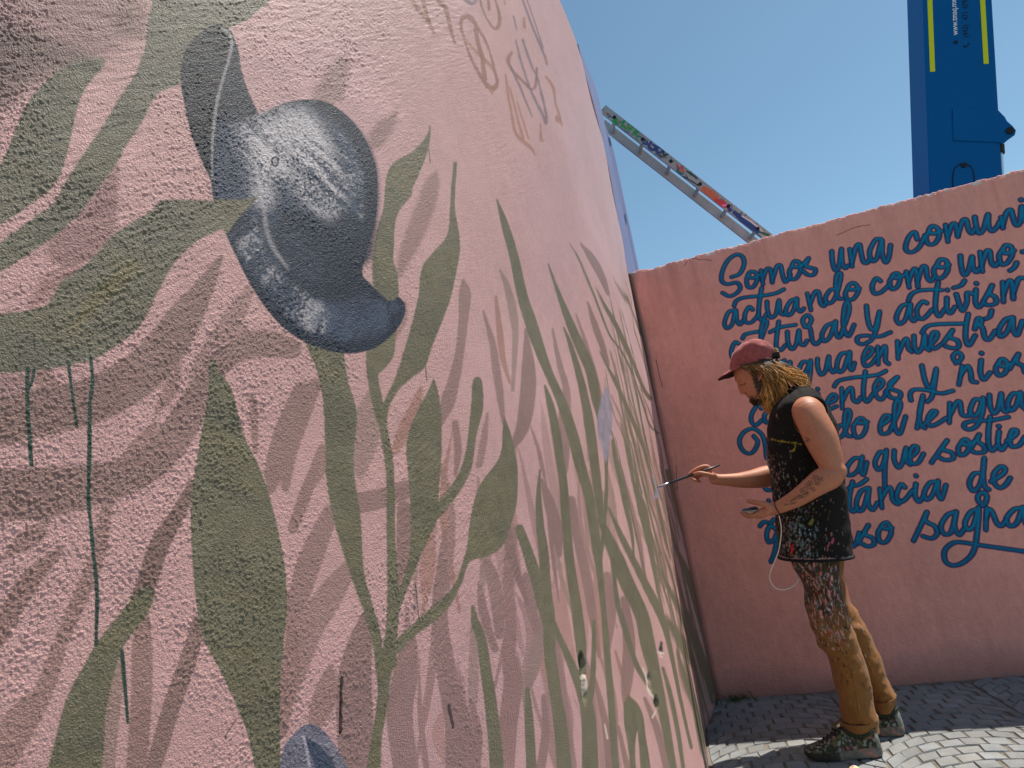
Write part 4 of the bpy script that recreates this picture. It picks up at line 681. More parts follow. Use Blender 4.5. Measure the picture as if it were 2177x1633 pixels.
# ------------------------------------------------------------------ paving
PD = at_z(2110, 1633, 0) - at_z(1925, 1480, 0); PD = PD[:2] / np.linalg.norm(PD[:2]); PQ = np.array([-PD[1], PD[0]]); P0 = at_z(1925, 1480, 0)[:2]
gv = 60.0
m_ground = mat('cement_bed', srgb(112, 106, 96), .9, noise=[(8, .15), (90, .2)], bump=[(150, .002, 4)])
ground = obj('ground', [(-gv, -gv, 0), (gv, -gv, 0), (gv, gv, 0), (-gv, gv, 0)], [(0, 1, 2, 3)], m_ground); tag(ground, 'grey cement ground reaching away beyond the walls', 'ground', kind='structure')
ST = []; SFc = []; SCc = []
colw = .64
def inside(p):
    if not (-1.6 < p[0] < 4.2 and -.9 < p[1] < 4.3): return False
    if (np.append(p, 0) - TW0) @ TN < .015: return False
    i = np.searchsorted(_y, p[1]); i = min(max(i, 0), len(_y) - 1)
    return p[0] > _x[i] - PB[i] + .015
for ci in range(-8, 9):
    for k_ in range(-75, 76):
        R = .375; v0 = k_ * .079
        na = 8
        for b_ in range(na + 1):
            sh_ = (.5 if k_ % 2 else 0) + rng.uniform(-.08, .08); t0 = max(-1, -1 + 2 * (b_ - sh_) / na); t1 = min(1, -1 + 2 * (b_ + 1 - sh_) / na)
            if t1 - t0 < .08: continue
            jj = rng.uniform(-.004, .004, 8); g = .0036
            def pt(t, w_):
                s_ = t * colw / 2; y_ = v0 + w_ * .079 + (R - math.sqrt(R * R - s_ * s_)) * 1.0; q = P0 + PQ * (ci * colw + s_) + PD * y_; return q
            gt = g * 2 / colw
            gw = g / .079
            q4 = [pt(t0 + gt, gw), pt(t1 - gt, gw), pt(t1 - gt, 1 - gw), pt(t0 + gt, 1 - gw)]
            q4 = [q + jj[2 * i:2 * i + 2] for i, q in enumerate(q4)]
            c = sum(q4) / 4
            if not inside(c): continue
            hgt = .0055 + rng.uniform(-.0015, .0015); tl = rng.uniform(-.0012, .0012, 2); n_ = len(ST)
            for q in q4: ST.append((q[0], q[1], .001))
            for q in q4: qq = c + (q - c) * .93; ST.append((qq[0], qq[1], hgt + tl @ ((q - c) / .04)))
            SFc += [(n_ + 4, n_ + 5, n_ + 6, n_ + 7)] + [(n_ + i, n_ + (i + 1) % 4, n_ + 4 + (i + 1) % 4, n_ + 4 + i) for i in range(4)]
            tone = rng.uniform(.86, 1.1); tint = np.array([1, 1, 1]) + rng.uniform(-.025, .025) * np.array([1, 0, -1]); SCc += [np.array(srgb(132, 134, 134)) * tone * tint] * 8
m_sett = mat('cut_stone', attr='paint', rough=.85, noise=[(2.2, .16), (14, .12), (260, .14)], bump=[(260, .0018, 4)])
setts = obj('paving', np.array(ST), SFc, m_sett); set_paint(setts, np.array(SCc)); fix_normals(setts); tag(setts, 'grey stone setts laid in small overlapping arcs', 'paving', kind='structure')

# ------------------------------------------------------------------ weeds and litter in the angle of the walls
m_weed = mat('weed', srgb(70, 84, 44), .7, noise=[(90, .3)])
def weeds(c, n, r, label):
    b = MB()
    for _ in range(n):
        p = np.array([c[0] + rng.normal(0, r), c[1] + rng.normal(0, r * .5), .002]); p = p + TN * .02; h = rng.uniform(.015, .06); d = np.array([rng.normal(0, .5), rng.normal(0, .5), 1.0]); d /= np.linalg.norm(d); s_ = np.array([rng.normal(), rng.normal(), 0]); s_ /= np.linalg.norm(s_)
        w_ = rng.uniform(.0012, .003); m_ = p + d * h * .55 + s_ * .004; t = p + d * h + s_ * h * .35 + np.array([0, 0, -.15 * h])
        q = np.cross(d, s_) * w_; b.add([p - q, p + q, m_ + q, m_ - q, t], [(0, 1, 2, 3), (3, 2, 4)])
    tag(b.build('weeds', m_weed, loc=[c[0], c[1], 0]), label, 'weeds')
weeds(TW0 + TT * .10 + TN * .03, 90, .05, 'small dark green weeds growing in the corner between the two pink walls')
# ------------------------------------------------------------------ crane boom behind the lettered wall
U = lambda v: v / np.linalg.norm(v)
YB = 6.5
M0 = at_y(1976.6, 404, YB); M1 = at_y(1961.8, 0, YB); BD = U(M1 - M0)
beta = math.atan2(M0[0], M0[1]); alpha = math.radians(23) - beta
fd = np.array([math.cos(alpha), math.sin(alpha), 0]); fn = U(np.cross(BD, fd)); fn = fn if fn @ (EYE - M0) > 0 else -fn
fd = U(fd - BD * (fd @ BD)); fn = U(np.cross(fd, BD)); fn = fn if fn @ (EYE - M0) > 0 else -fn
def F_(zx, zy, off=0.0):
    """a point of the close-up of the boom -> its front face"""
    return at_plane(1850 + zx / 3.7125, zy / 3.7125, M0, fn) + fn * off
wF = abs((F_(985, 400) - F_(428, 400)) @ fd); dS = 0.52
base = M0 - BD * ((M0[2] - .55) / BD[2]); LEN = 11.5
m_blue = mat('blue_enamel', srgb(0, 88, 150), .5, noise=[(2, .04), (60, .03)], bump=[(30, .0006, 2)], spec=.12)
m_yel = mat('yellow_tape', srgb(206, 214, 20), .5); m_wht = mat('white_vinyl', srgb(226, 232, 238), .5); m_dk = mat('dark_vinyl', srgb(10, 26, 52), .5)
m_steel = mat('steel', srgb(190, 194, 200), .3, .9); m_black = mat('black_rubber', srgb(26, 26, 28), .6)
crane = thing('crane', 'blue telescopic crane boom with yellow stripes rising behind the lettered wall', 'crane', base * [1, 1, 0])
BR3 = np.stack([fd, -fn, BD], 1)
b = MB(); b.box(base + fd * wF / 2 - fn * dS / 2 + BD * LEN / 2, wF / 2, dS / 2, LEN / 2, BR3)
boom = b.build('boom', m_blue, crane, bevel=.012)
b = MB(); b.box(base + fd * wF / 2 - fn * dS / 2 + BD * (LEN + 1.4), wF / 2 - .05, dS / 2 - .05, 1.39, BR3); b.build('inner_boom', m_blue, crane, bevel=.01)
b = MB(); b.box([base[0] + .3, base[1] + .25, .27], .75, .6, .27); b.box([base[0] + .32, base[1] + .28, .68], .42, .36, .13); b.build('turret', m_blue, crane, bevel=.02)
for (x0, x1, xb0, xb1, yb) in [(460, 497, 472, 512, 567), (878, 918, 895, 935, 505)]:
    p0 = F_(xb0, yb); p1 = F_(xb1, yb); b = MB(); b.box((p0 + p1) / 2 + BD * 2.4 + fn * .002, np.linalg.norm((p1 - p0) @ fd) / 2, .002, 2.4, BR3); b.build('stripe', m_yel, crane)
def words(name, body, p, right, up, size, m, parent, squeeze=.82, bold=.0):
    cu = bpy.data.curves.new('tmp', 'FONT'); cu.body = body; cu.size = 1.0; cu.offset = bold; cu.resolution_u = 3
    t = bpy.data.objects.new('tmp', cu); C.objects.link(t); dg = bpy.context.evaluated_depsgraph_get(); me = bpy.data.meshes.new_from_object(t.evaluated_get(dg))
    V = np.array([v.co[:] for v in me.vertices]); F = [list(q.vertices) for q in me.polygons]
    bpy.data.objects.remove(t); bpy.data.curves.remove(cu); bpy.data.meshes.remove(me)
    W = p[None] + V[:, :1] * right[None] * size * squeeze + V[:, 1:2] * up[None] * size
    return obj(name, W, F, m, parent)
words('web_address', 'www.tmaq.mx', F_(690, 277, .003), BD, -fd, .078, m_wht, crane, .94, .012)
words('area_code', '(442)', F_(775, 296, .003), BD, -fd, .078, m_dk, crane, .94)
words('telephone_number', '471', F_(774, 158, .003), BD, -fd, .078, m_dk, crane, .94)
words('telephone_number', '479', F_(773, 70, .003), BD, -fd, .078, m_dk, crane, .94)
def disc(name, c, r, m, parent, n=20, th=.003):
    t = np.linspace(0, 2 * math.pi, n, endpoint=False); P = [c + r * (math.cos(a) * fd + math.sin(a) * BD) for a in t]
    return MB().prism(P, fn * th).build(name, m, parent)
disc('globe_mark', F_(675, 335, .001), .022, m_dk, crane)
q = [F_(x, y, .002) for x, y in smooth_line([(738, 362), (745, 372), (762, 368), (774, 354), (776, 342)], 4)]
MB().tube(q, .006, 6).build('handset_mark', m_dk, crane)
pl = [(648, 862), (1000, 868), (1060, 930), (1075, 960), (1120, 1000), (1147, 1035), (1138, 1070), (1085, 1108), (1045, 1142), (1008, 1126), (655, 1112)]
for off in (.0,):
    lug = MB().prism([F_(x, y, .001) for x, y in pl], fn * .012).build('lug_plate', m_blue, crane, bevel=.003)
disc('pin', F_(1097, 1040, .012), .038, m_black, lug, th=.012)
c0 = F_(1030, 1130, -.05); c1 = F_(1046, 1380, -.05); dcy = U(c1 - c0); L_ = (c0[2] - .6) / -dcy[2]
MB().tube([c0, c0 + dcy * .09], .05, 14).build('collar', m_black, crane, smooth=False)
MB().tube([c0 + dcy * .09, c0 + dcy * L_ * .6], .034, 16).build('piston_rod', m_steel, crane, smooth=False)
hp = smooth_line([(652, 1500), (652, 1400), (672, 1325), (735, 1292), (800, 1325), (820, 1400), (820, 1470)], 6)
MB().tube([F_(x, y, .001) for x, y in hp], .006, 6).build('hatch_rim', m_dk, crane); disc('bolt', F_(738, 1306, .0), .026, m_black, crane, th=.014)

# ------------------------------------------------------------------ ladder leaning up against the lavender wall
YL = 5.12
A0 = at_y(1281.5, 232, YL); A1 = at_y(1626, 500, YL + .05); LD = U(A1 - A0); LLEN = (A0[2] - .03) / -LD[2]
bear = U(np.array([A0[0] * .92, A0[1], 0])); wv = bear - LD * (bear @ LD); wv = U(wv)
ln = U(np.cross(LD, wv)); ln = ln if ln[2] < 0 else -ln                     # underside normal of the ladder
m_alu = mat('painted_aluminium', attr='paint', rough=.5, metallic=.0, noise=[(14, .10), (120, .08)], spec=.5)
ladder = thing('ladder', 'aluminium ladder with graffiti on its rail leaning behind the lettered wall', 'ladder', (A0 + LD * LLEN) * [1, 1, 0])
LRW = .27; RH = .036; RT_ = .013
ALU = np.array(srgb(150, 157, 160))
side_n = -wv
def rail(off, marks):
    na, nb = (900, 24) if marks else (60, 4)
    aa = np.linspace(0, LLEN, na); bb = np.linspace(-RH, RH, nb); g_a = np.repeat(aa, nb); g_b = np.tile(bb, na)
    c0 = A0 + wv * off; P = c0 + LD * g_a[:, None] - ln * g_b[:, None]
    near = P - wv * RT_; far = P + wv * RT_; n = len(P)
    k = (np.arange(na - 1)[:, None] * nb + np.arange(nb - 1)[None]).ravel(); Fn = np.stack([k, k + nb, k + nb + 1, k + 1], 1)
    e = np.arange(na - 1) * nb
    F = np.vstack([Fn, Fn + n, np.stack([e, e + nb, e + nb + n, e + n], 1), np.stack([e + nb - 1, e + 2 * nb - 1, e + 2 * nb - 1 + n, e + nb - 1 + n], 1), [[0, nb - 1, nb - 1 + n, n]], [[n - nb, n - 1, 2 * n - 1, 2 * n - nb]]])
    o = obj('rail', np.vstack([near, far]), F, m_alu, ladder); fix_normals(o)
    cv = Canvas(g_a, g_b, ALU); cv.rgb *= (1 + .10 * vnoise(g_a * 9, g_b * 30, 3))[:, None]
    if marks:
        def lp(u, v): P = at_plane(u, v, c0 - wv * RT_, side_n) - c0; return P @ LD, -(P @ ln)
        Z3 = lambda x, y: (1100 + x / 2.7217, y / 2.7217)
        def st(pts, col, op=1.0):
            W = np.array([lp(*Z3(x, y)) for x, y, _ in pts]); r = smooth_line(np.array([(a, b_, w_ * 1.5 / 2.7217 * YL / CAM_F) for (a, b_), (_, _, w_) in zip(W, pts)]), 4)
            cv.trace([(*r[i], *r[i + 1], np.eye(2)) for i in range(len(r) - 1)], col, .0015, op, .0008)
        G_ = srgb(30, 150, 70); B_ = srgb(36, 62, 128); K_ = srgb(34, 40, 48); O_ = srgb(196, 104, 74); R_ = srgb(196, 60, 66); T_ = srgb(20, 110, 120)
        gz_ = np.random.default_rng(11)
        for _ in range(150):
            a0 = gz_.uniform(0, 2.6); b0 = gz_.uniform(-.03, .03); c_ = [K_, K_, B_, T_, G_, R_, srgb(90, 96, 100)][gz_.integers(7)]; an_ = gz_.uniform(0, 6.3); L_ = gz_.uniform(.01, .05)
            cv.trace([(a0, b0, .011, a0 + L_ * math.cos(an_), b0 + L_ * .5 * math.sin(an_), .006, np.eye(2))], c_, .0015, .8, .001)
        for pts, col in [([(575, 690, 10), (560, 705, 22), (580, 715, 10)], G_), ([(612, 700, 9), (600, 735, 9)], G_), ([(640, 690, 8), (606, 720, 8), (632, 745, 9)], G_), ([(650, 745, 9), (640, 725, 9), (655, 715, 9), (664, 740, 9), (645, 752, 9)], G_), ([(690, 745, 9), (672, 775, 9)], G_), ([(715, 755, 8), (680, 765, 8), (696, 790, 9)], G_),
                         ([(740, 810, 8), (732, 828, 9), (750, 836, 8), (752, 818, 8)], B_), ([(775, 820, 8), (760, 850, 12), (785, 868, 12), (800, 850, 10), (780, 835, 8)], B_), ([(815, 840, 8), (806, 876, 12), (830, 884, 10), (838, 862, 9), (816, 852, 8)], B_), ([(850, 862, 8), (846, 895, 8), (872, 890, 8), (860, 870, 7)], K_), ([(800, 890, 5), (860, 912, 4)], K_),
                         ([(920, 950, 6), (940, 975, 8), (965, 960, 6)], R_), ([(930, 985, 16), (950, 1000, 20)], T_), ([(948, 985, 16), (960, 992, 12)], O_), ([(980, 990, 6), (1040, 1035, 6)], K_), ([(960, 1020, 5), (1050, 1075, 6)], K_),
                         ([(1080, 1095, 26), (1120, 1125, 36), (1150, 1150, 26)], O_), ([(1150, 1160, 18), (1190, 1180, 26), (1205, 1195, 16)], R_), ([(1190, 1190, 8), (1215, 1185, 8)], srgb(220, 140, 190)), ([(1215, 1195, 10), (1230, 1215, 18)], srgb(60, 50, 120)), ([(1255, 1230, 16), (1300, 1265, 26), (1345, 1300, 26), (1390, 1340, 18)], B_), ([(1290, 1290, 10), (1350, 1340, 18), (1400, 1370, 14)], T_), ([(1300, 1250, 5), (1360, 1290, 5), (1420, 1340, 5)], srgb(220, 224, 226)),
                         ([(1410, 1345, 10), (1450, 1360, 12)], srgb(50, 90, 70))]: st(pts, col)
    set_paint(o, np.vstack([cv.rgb, np.tile(ALU, (n, 1))])); return o
rail(0, True); rail(LRW, False)
rung_u = [1306, 1366, 1426, 1488, 1548, 1610]
ss = np.linspace(0, LLEN, 400); uu = project(A0 + LD * ss[:, None])[0]
pos = [float(np.interp(u, uu, ss)) for u in rung_u]; step = np.mean(np.diff(pos))
while pos[-1] + step < LLEN - .1: pos.append(pos[-1] + step)
m_al2 = mat('bare_aluminium', srgb(140, 146, 142), .45, noise=[(40, .15)], spec=.5)
for s_ in pos:
    p = A0 + LD * s_; rb = MB(); rb.tube([p + wv * RT_, p + wv * (LRW - RT_)], .016, 12); r = rb.build('rung', m_al2, ladder)
    MB().tube([p - wv * (RT_ + .004), p - wv * (RT_ - .002)], .015, 12).build('end_plug', m_black, r)
b = MB(); b.box(at_y(1262.5, 181, 5.0) + [0, .12, -.10], .012, .02, .16); tip = b.build('roller_pole', m_al2, loc=at_y(1262.5, 181, 5.0)); tag(tip, 'end of a pale grey pole poking up over the lavender wall above the ladder', 'pole')
# ------------------------------------------------------------------ the painter
PO = np.array([1.167, 3.107, 0.0]); PF = U(np.array([-.93, .37, 0.0])); PLf = np.array([-PF[1], PF[0], 0.0]); PZ = np.array([0, 0, 1.0])   # feet, forward, left
def B(u, v, l=0.0):
    """photo point -> the plane through the painter, l metres to his left"""
    return at_plane(u, v, PO + PLf * l, PLf)
person = thing('person', 'bearded long haired man in cap and paint splattered sleeveless top painting the wall', 'person', PO)
m_skin = mat('skin', attr='paint', rough=.5, noise=[(18, .07), (90, .07), (500, .07)], bump=[(900, .0004, 2)], spec=.35)
_b = m_skin.node_tree.nodes['Principled BSDF']; _b.inputs['Subsurface Weight'].default_value = .12; _b.inputs['Subsurface Radius'].default_value = (.012, .005, .003); _b.inputs['Subsurface Scale'].default_value = .6

def oval(c, ax, ay, n=20, p=2.0, front=1.0):
    """ring round c with half axes ax, ay (vectors); p = squareness; front < 1 narrows the +ax side"""
    out = []
    for k in range(n):
        t = 2 * math.pi * k / n; x, y = math.cos(t), math.sin(t); r = (abs(x) ** p + abs(y) ** p) ** (-1 / p); x *= r; y *= r
        w_ = 1.0 if x < 0 else 1 - (1 - front) * x ** 1.5
        out.append(c + ax * x + ay * y * w_)
    return np.array(out)
def section(f, b, w_, l=0.0, n=20, p=2.0, front=1.0):
    """ring from a front photo point to a back photo point, half width w_"""
    a = B(*f, l); c = B(*b, l); return oval((a + c) / 2, (a - c) / 2, PLf * w_, n, p, front)
def limb(mb, pts, n=16, sub=4):
    n *= 2; sub += 3
    """rounded limb along (point, radius)"""
    P = smooth_line(np.array([np.append(p, r) for p, r in pts]), sub); q = []
    a, ra = P[0, :3], P[0, 3]; b, rb = P[-1, :3], P[-1, 3]; d0 = U(P[0, :3] - P[1, :3]); d1 = U(P[-1, :3] - P[-2, :3])
    pre = [np.append(a + d0 * ra * k, ra * math.sqrt(max(1 - k * k, .02))) for k in (.98, .85, .5)]; post = [np.append(b + d1 * rb * k, rb * math.sqrt(max(1 - k * k, .02))) for k in (.5, .85, .98)]
    P = np.vstack([pre, P, post]); mb.tube(P[:, :3], P[:, 3], n)
def ball(mb, c, ax, ay, az, n=14):
    n *= 2
    rings = []
    for t in np.linspace(-.985, .985, 15): rings.append(oval(c + az * t, ax * math.sqrt(1 - t * t), ay * math.sqrt(1 - t * t), n))
    mb.loft(rings)

# ---- body: one continuous skin
sk = MB()
HEADR = [  # front, back, half width, narrowing of the front
 ((1592, 731), (1618, 729), .030, 1), ((1572, 745), (1634, 738), .058, .95), ((1563, 762), (1641, 752), .070, .92), ((1559.5, 778), (1644, 765), .075, .88), ((1560, 794), (1645, 780), .076, .82), ((1562.5, 806), (1645, 793), .075, .76), ((1568.5, 814), (1645, 803), .073, .72), ((1572.5, 821), (1644, 813), .071, .72),
 ((1577.5, 829), (1642, 824), .068, .70), ((1582.5, 836), (1640, 833), .063, .66), ((1586.5, 841), (1637, 841), .058, .62), ((1592.5, 847), (1634, 848), .051, .60), ((1596, 852), (1630, 854), .043, .60), ((1601, 857.5), (1622, 859), .028, .7)]
hq = smooth_line(np.array([[*f, *b, w_, fr] for f, b, w_, fr in HEADR]), 3); sk.loft([section(r_[:2], r_[2:4], r_[4], 0, 56, 2.15, r_[5]) for r_ in hq])
# nose, brow, lips, chin
nb = [((1567.5, 811.5), .0085), ((1570.2, 819), .0105), ((1572.8, 826), .0125), ((1575.8, 831.5), .0140)]
limb(sk, [(B(u + 3.0, v + .5), r) for (u, v), r in nb], 12, 3)
for s_ in (-1, 1): ball(sk, B(1580.5, 832.0, .011 * s_), PF * .011, PLf * .008, PZ * .008, 10)
for s_ in (-1, 1): limb(sk, [(B(1566.5, 808.5, .006 * s_), .009), (B(1569, 805.5, .028 * s_), .0085), (B(1580, 802.5, .05 * s_), .006)], 10, 3)
for s_ in (-1, 1): ball(sk, B(1575.5, 814.8, .030 * s_), PF * .011, PLf * .014, PZ * .009, 10)            # closed lids over the eyes
limb(sk, [(B(1591, 838.2, -.022), .004), (B(1586.2, 837.4, 0), .007), (B(1591, 838.2, .022), .004)], 10, 4)
limb(sk, [(B(1594.5, 842.6, -.020), .004), (B(1590.4, 842.2, 0), .0075), (B(1594.5, 842.6, .020), .004)], 10, 4)
ball(sk, B(1600.5, 851.5), PF * .018, PLf * .022, PZ * .016)
for s_ in (-1, 1):                                                                                       # ears: rim and lobe
    e = [(1606, 808), (1604.5, 800), (1607, 793), (1613, 790.5), (1618.5, 794), (1618, 801), (1613, 808), (1609, 811.5)]
    limb(sk, [(B(u, v, s_ * (.076 + .010 * k)), .0042) for (u, v), k in zip(e, [.2, .3, .6, 1, 1.3, 1.2, .7, .2])], 8, 3)
    ball(sk, B(1611.5, 800, s_ * .073), PF * .013, PLf * .006, PZ * .019, 10)
limb(sk, [(B(1624, 826), .058), (B(1640, 846), .060), (B(1664, 868), .066), (B(1682, 888), .085)], 18)
# trunk under the clothes
TR = [((1690, 1180), (1785, 1180), .150), ((1672, 1120), (1790, 1110), .160), ((1662, 1060), (1786, 1050), .150), ((1656, 1000), (1778, 990), .155), ((1652, 940), (1768, 925), .170), ((1655, 890), (1752, 880), .175), ((1664, 866), (1738, 852), .150), ((1676, 852), (1720, 838), .09)]
sk.loft([section(f, b, w_, 0, 24, 2.3) for f, b, w_ in TR])
# left arm (near): shoulder, biceps, elbow, forearm, wrist
limb(sk, [(B(1716, 880, .16), .075), (B(1718, 876, .205), .062), (B(1730, 900, .225), .064), (B(1744, 929, .235), .0655), (B(1757, 960, .245), .058), (B(1768, 988, .255), .0475), (B(1776, 1001, .26), .040)], 20)
limb(sk, [(B(1779, 1002, .26), .0385), (B(1766, 1014, .262), .047), (B(1748, 1022, .262), .049), (B(1722, 1040, .255), .042), (B(1696, 1058, .245), .036), (B(1672, 1071, .235), .030), (B(1655, 1079, .225), .0265), (B(1640, 1083, .215), .027)], 18)
# left hand, palm up under the palette
hl = MB()
pal = [((1652, 1080), .021, .030), ((1640, 1083), .021, .036), ((1626, 1087), .019, .041), ((1612, 1092), .015, .041), ((1605, 1094), .012, .039)]
rg = []
for (u, v), th, w_ in pal: c = B(u, v, .205); rg.append(oval(c, U(np.array([.25, 0, 1.0]) @ np.stack([PF, PLf, PZ])) * th, PLf * w_, 16, 2.4))
hl.loft(rg)
for lb, ln_, dv in [(.236, .98, 0), (.214, 1.06, .6), (.192, 1.02, 1.0), (.171, .86, 1.0)]:
    p = [(1608, 1093.5 + dv), (1608 - 13 * ln_, 1097 + dv), (1608 - 22 * ln_, 1094.6 + dv), (1608 - 29.5 * ln_, 1089.6 + dv)]
    limb(hl, [(B(u, v, lb), r) for (u, v), r in zip(p, (.0100, .0092, .0086, .0072))], 10, 3)
limb(hl, [(B(1640, 1080, .236), .016), (B(1626, 1072.5, .246), .0135), (B(1610, 1069, .243), .0110), (B(1600, 1066.8, .238), .0105), (B(1591, 1065.8, .232), .0090)], 12, 3)
limb(hl, [(B(1634, 1086, .238), .017), (B(1618, 1096, .232), .013), (B(1608, 1097, .228), .010)], 10, 3)
# right arm (far), reaching to the wall
ta_, tz_ = on_mural(1397, 1036); TIP = mural_pt(np.array([ta_]), np.array([tz_]), .002)[0]; tl_ = (TIP - PO) @ PLf
TIP = TIP
HL = lambda u: np.interp(u, [1397, 1470, 1530, 1640], [tl_, -.02, -.055, -.165])
limb(sk, [(B(1706, 886, -.16), .075), (B(1704, 900, -.200), .066), (B(1690, 940, -.205), .060), (B(1668, 980, -.19), .054), (B(1650, 1004, -.175), .049), (B(1641, 1011, -.168), .047)], 18)
limb(sk, [(B(1643, 1010, -.168), .049), (B(1624, 1014, -.150), .050), (B(1600, 1018.5, -.120), .043), (B(1572, 1021, -.095), .035), (B(1548, 1020.5, -.072), .0285), (B(1531, 1020, -.055), .0262), (B(1520, 1019, -.046), .027)], 18)
ball(sk, B(1630, 1002, -.160), PF * .022, PLf * .018, PZ * .020)
# right hand holding the brush like a pen
BE = B(1530, 989, -.035); BDIR = U(BE - TIP)
def on_brush(u):
    t = np.linspace(0, np.linalg.norm(BE - TIP), 300); return TIP + BDIR * np.interp(u, project(TIP + BDIR * t[:, None])[0], t)
hr = MB(); hs = -.030
pr = [((1533, 1019.5), .023, .021), ((1524, 1015), .030, .022), ((1514, 1008), .036, .022), ((1507, 1002), .036, .020), ((1501, 998.5), .030, .017)]
rg = []
for (u, v), th, w_ in pr: c = B(u, v, np.interp(u, [1500, 1533], [-.045, -.055])); rg.append(oval(c, U(B(u + 6, v + 9, -.05) - B(u, v, -.05)) * th * .86, PLf * w_, 16, 2.3))
hr.loft(rg)
kn = B(1503, 992.5, -.036); tipI = on_brush(1466) + np.array([0, 0, .009])
limb(hr, [(B(1510, 998, -.038), .0120), (kn, .0110), (B(1492, 993.0, -.028), .0098), (B(1479, 998.5, -.018), .0088), (tipI, .0070)], 12, 3)                                   # index
limb(hr, [(B(1518, 1014, -.028), .0150), (B(1509, 1010.5, -.012), .0120), (B(1497, 1007.6, .000), .0108), (B(1487, 1006.0, .004), .0100), (on_brush(1478) + PLf * .011 - PZ * .001, .0085)], 12, 3)  # thumb
for k, (du, dv, lt) in enumerate([(0, 0, -.060), (3, 4, -.078), (7, 8, -.094)]):
    limb(hr, [(B(1503 + du, 997 + dv, lt), .0108), (B(1489 + du, 1000 + dv, lt + .004), .0098), (B(1475 + du * 1.2, 1009 + dv * .7, lt + .010), .0088), (B(1472 + du * 1.4, 1018 + dv * .5, lt + .018), .0080), (B(1479 + du * 1.2, 1021.5 + dv * .3, lt + .024), .0072)], 10, 3)
# ankles
for f, l in ((((1842, 1528), (1838, 1572)), .105), (((1880, 1484), (1874, 1532)), -.105)):
    limb(sk, [(B(*f[0], l), .046), (B((f[0][0] + f[1][0]) / 2, (f[0][1] + f[1][1]) / 2, l), .039), (B(*f[1], l), .044)], 14)
limb(sk, [(B(1735, 1170, .08), .085), (B(1752, 1260, .095), .068), (B(1782, 1375, .10), .050), (B(1815, 1450, .105), .042), (B(1842, 1530, .105), .040)], 14)
limb(sk, [(B(1742, 1170, -.08), .085), (B(1768, 1260, -.095), .066), (B(1815, 1370, -.10), .046), (B(1850, 1430, -.105), .038), (B(1880, 1486, -.105), .038)], 14)
def merged(mb_list, voxel, smooth_n):
    V = np.concatenate([np.concatenate(m.V) for m in mb_list]); F = []; n = 0
    for m in mb_list: F += [[i + n for i in f] for f in m.F]; n += m.n
    me = bpy.data.meshes.new('tmp'); me.from_pydata(V.tolist(), [], F); o = bpy.data.objects.new('tmp', me); C.objects.link(o)
    fix_normals(o)
    r = o.modifiers.new('r', 'REMESH'); r.mode = 'VOXEL'; r.voxel_size = voxel; r.adaptivity = 0
    s_ = o.modifiers.new('s', 'SMOOTH'); s_.iterations = smooth_n; s_.factor = .5
    ev = o.evaluated_get(bpy.context.evaluated_depsgraph_get()); m2 = bpy.data.meshes.new_from_object(ev)
    V = np.empty(len(m2.vertices) * 3, np.float32); m2.vertices.foreach_get('co', V); F = [list(p.vertices) for p in m2.polygons]
    bpy.data.objects.remove(o); bpy.data.meshes.remove(me); bpy.data.meshes.remove(m2); return V.reshape(-1, 3).astype(float), F
SV, SF_ = merged([sk, hl, hr], .0027, 5)
SKIN = np.array(srgb(184, 120, 91))
scol = np.tile(SKIN, (len(SV), 1))
def near_col(pts, r, col, op=1.0, soft=.5):
    global scol
    d = np.full(len(SV), 9.0)
    for p in pts: d = np.minimum(d, np.linalg.norm(SV - p, axis=1))
    k = np.clip((r - d) / (r * soft), 0, 1)[:, None] * op; scol = scol * (1 - k) + np.asarray(col)[None] * k
def near_line(pts, l, r, col, op=1.0, soft=.5):
    P = smooth_line(np.array(pts, float), 14)
    for s_ in (-1, 1): near_col([B(u, v, s_ * (l if np.isscalar(l) else np.interp(i, np.linspace(0, len(P) - 1, len(l)), l))) for i, (u, v) in enumerate(P)], r, col, op, soft)
BEARD = srgb(56, 37, 26)
bl = [B(u, v, l) for l in (-.05, -.03, 0, .03, .05) for u, v in [(1598, 850), (1604, 856), (1612, 856), (1620, 850), (1624, 842), (1622, 832)]] + [B(u, v, l) for l in (-.062, .062) for u, v in [(1621, 836), (1623, 826), (1622, 816), (1617, 842), (1612, 848)]]
near_col(bl, .024, BEARD, .92, .6)
near_line([(1612, 812), (1616, 822), (1617, 834), (1612, 846), (1604, 853), (1598, 853)], [.074, .072, .066, .055, .040, .015], .019, BEARD, .9, .9)
near_line([(1605, 786), (1606, 798), (1608, 808), (1611, 818)], .076, .016, srgb(50, 35, 25), .95, .9)
near_col([B(1586.5, 835.2, l) for l in (-.022, -.012, 0, .012, .022)], .0085, BEARD, .85, .5)
near_col([B(1590.5, 842.2, l) for l in (-.016, 0, .016)], .007, srgb(150, 84, 74), .7); near_col([B(1587.5, 839.6, l) for l in (-.018, 0, .018)], .0042, srgb(70, 36, 30), .9, .4)
for s_ in (-1, 1):
    near_col([B(u, v, s_ * l) for u, v, l in [(1568, 805.5, .026), (1573, 802.8, .036), (1580, 800.5, .048)]], .008, srgb(70, 44, 30), .9)
    near_col([B(u, v, s_ * l) for u, v, l in [(1572.2, 816.6, .026), (1574, 817.8, .031), (1577, 818.4, .038), (1581.5, 817.2, .046), (1584, 815.8, .05)]], .0058, srgb(48, 30, 24), .9)
near_col([B(1576, 828, 0), B(1574, 831, 0)], .016, SKIN * [1.02, .84, .80], .5, .9)
near_col([B(1608, 852, .02), B(1604, 846, .03)], .02, BEARD, .3)
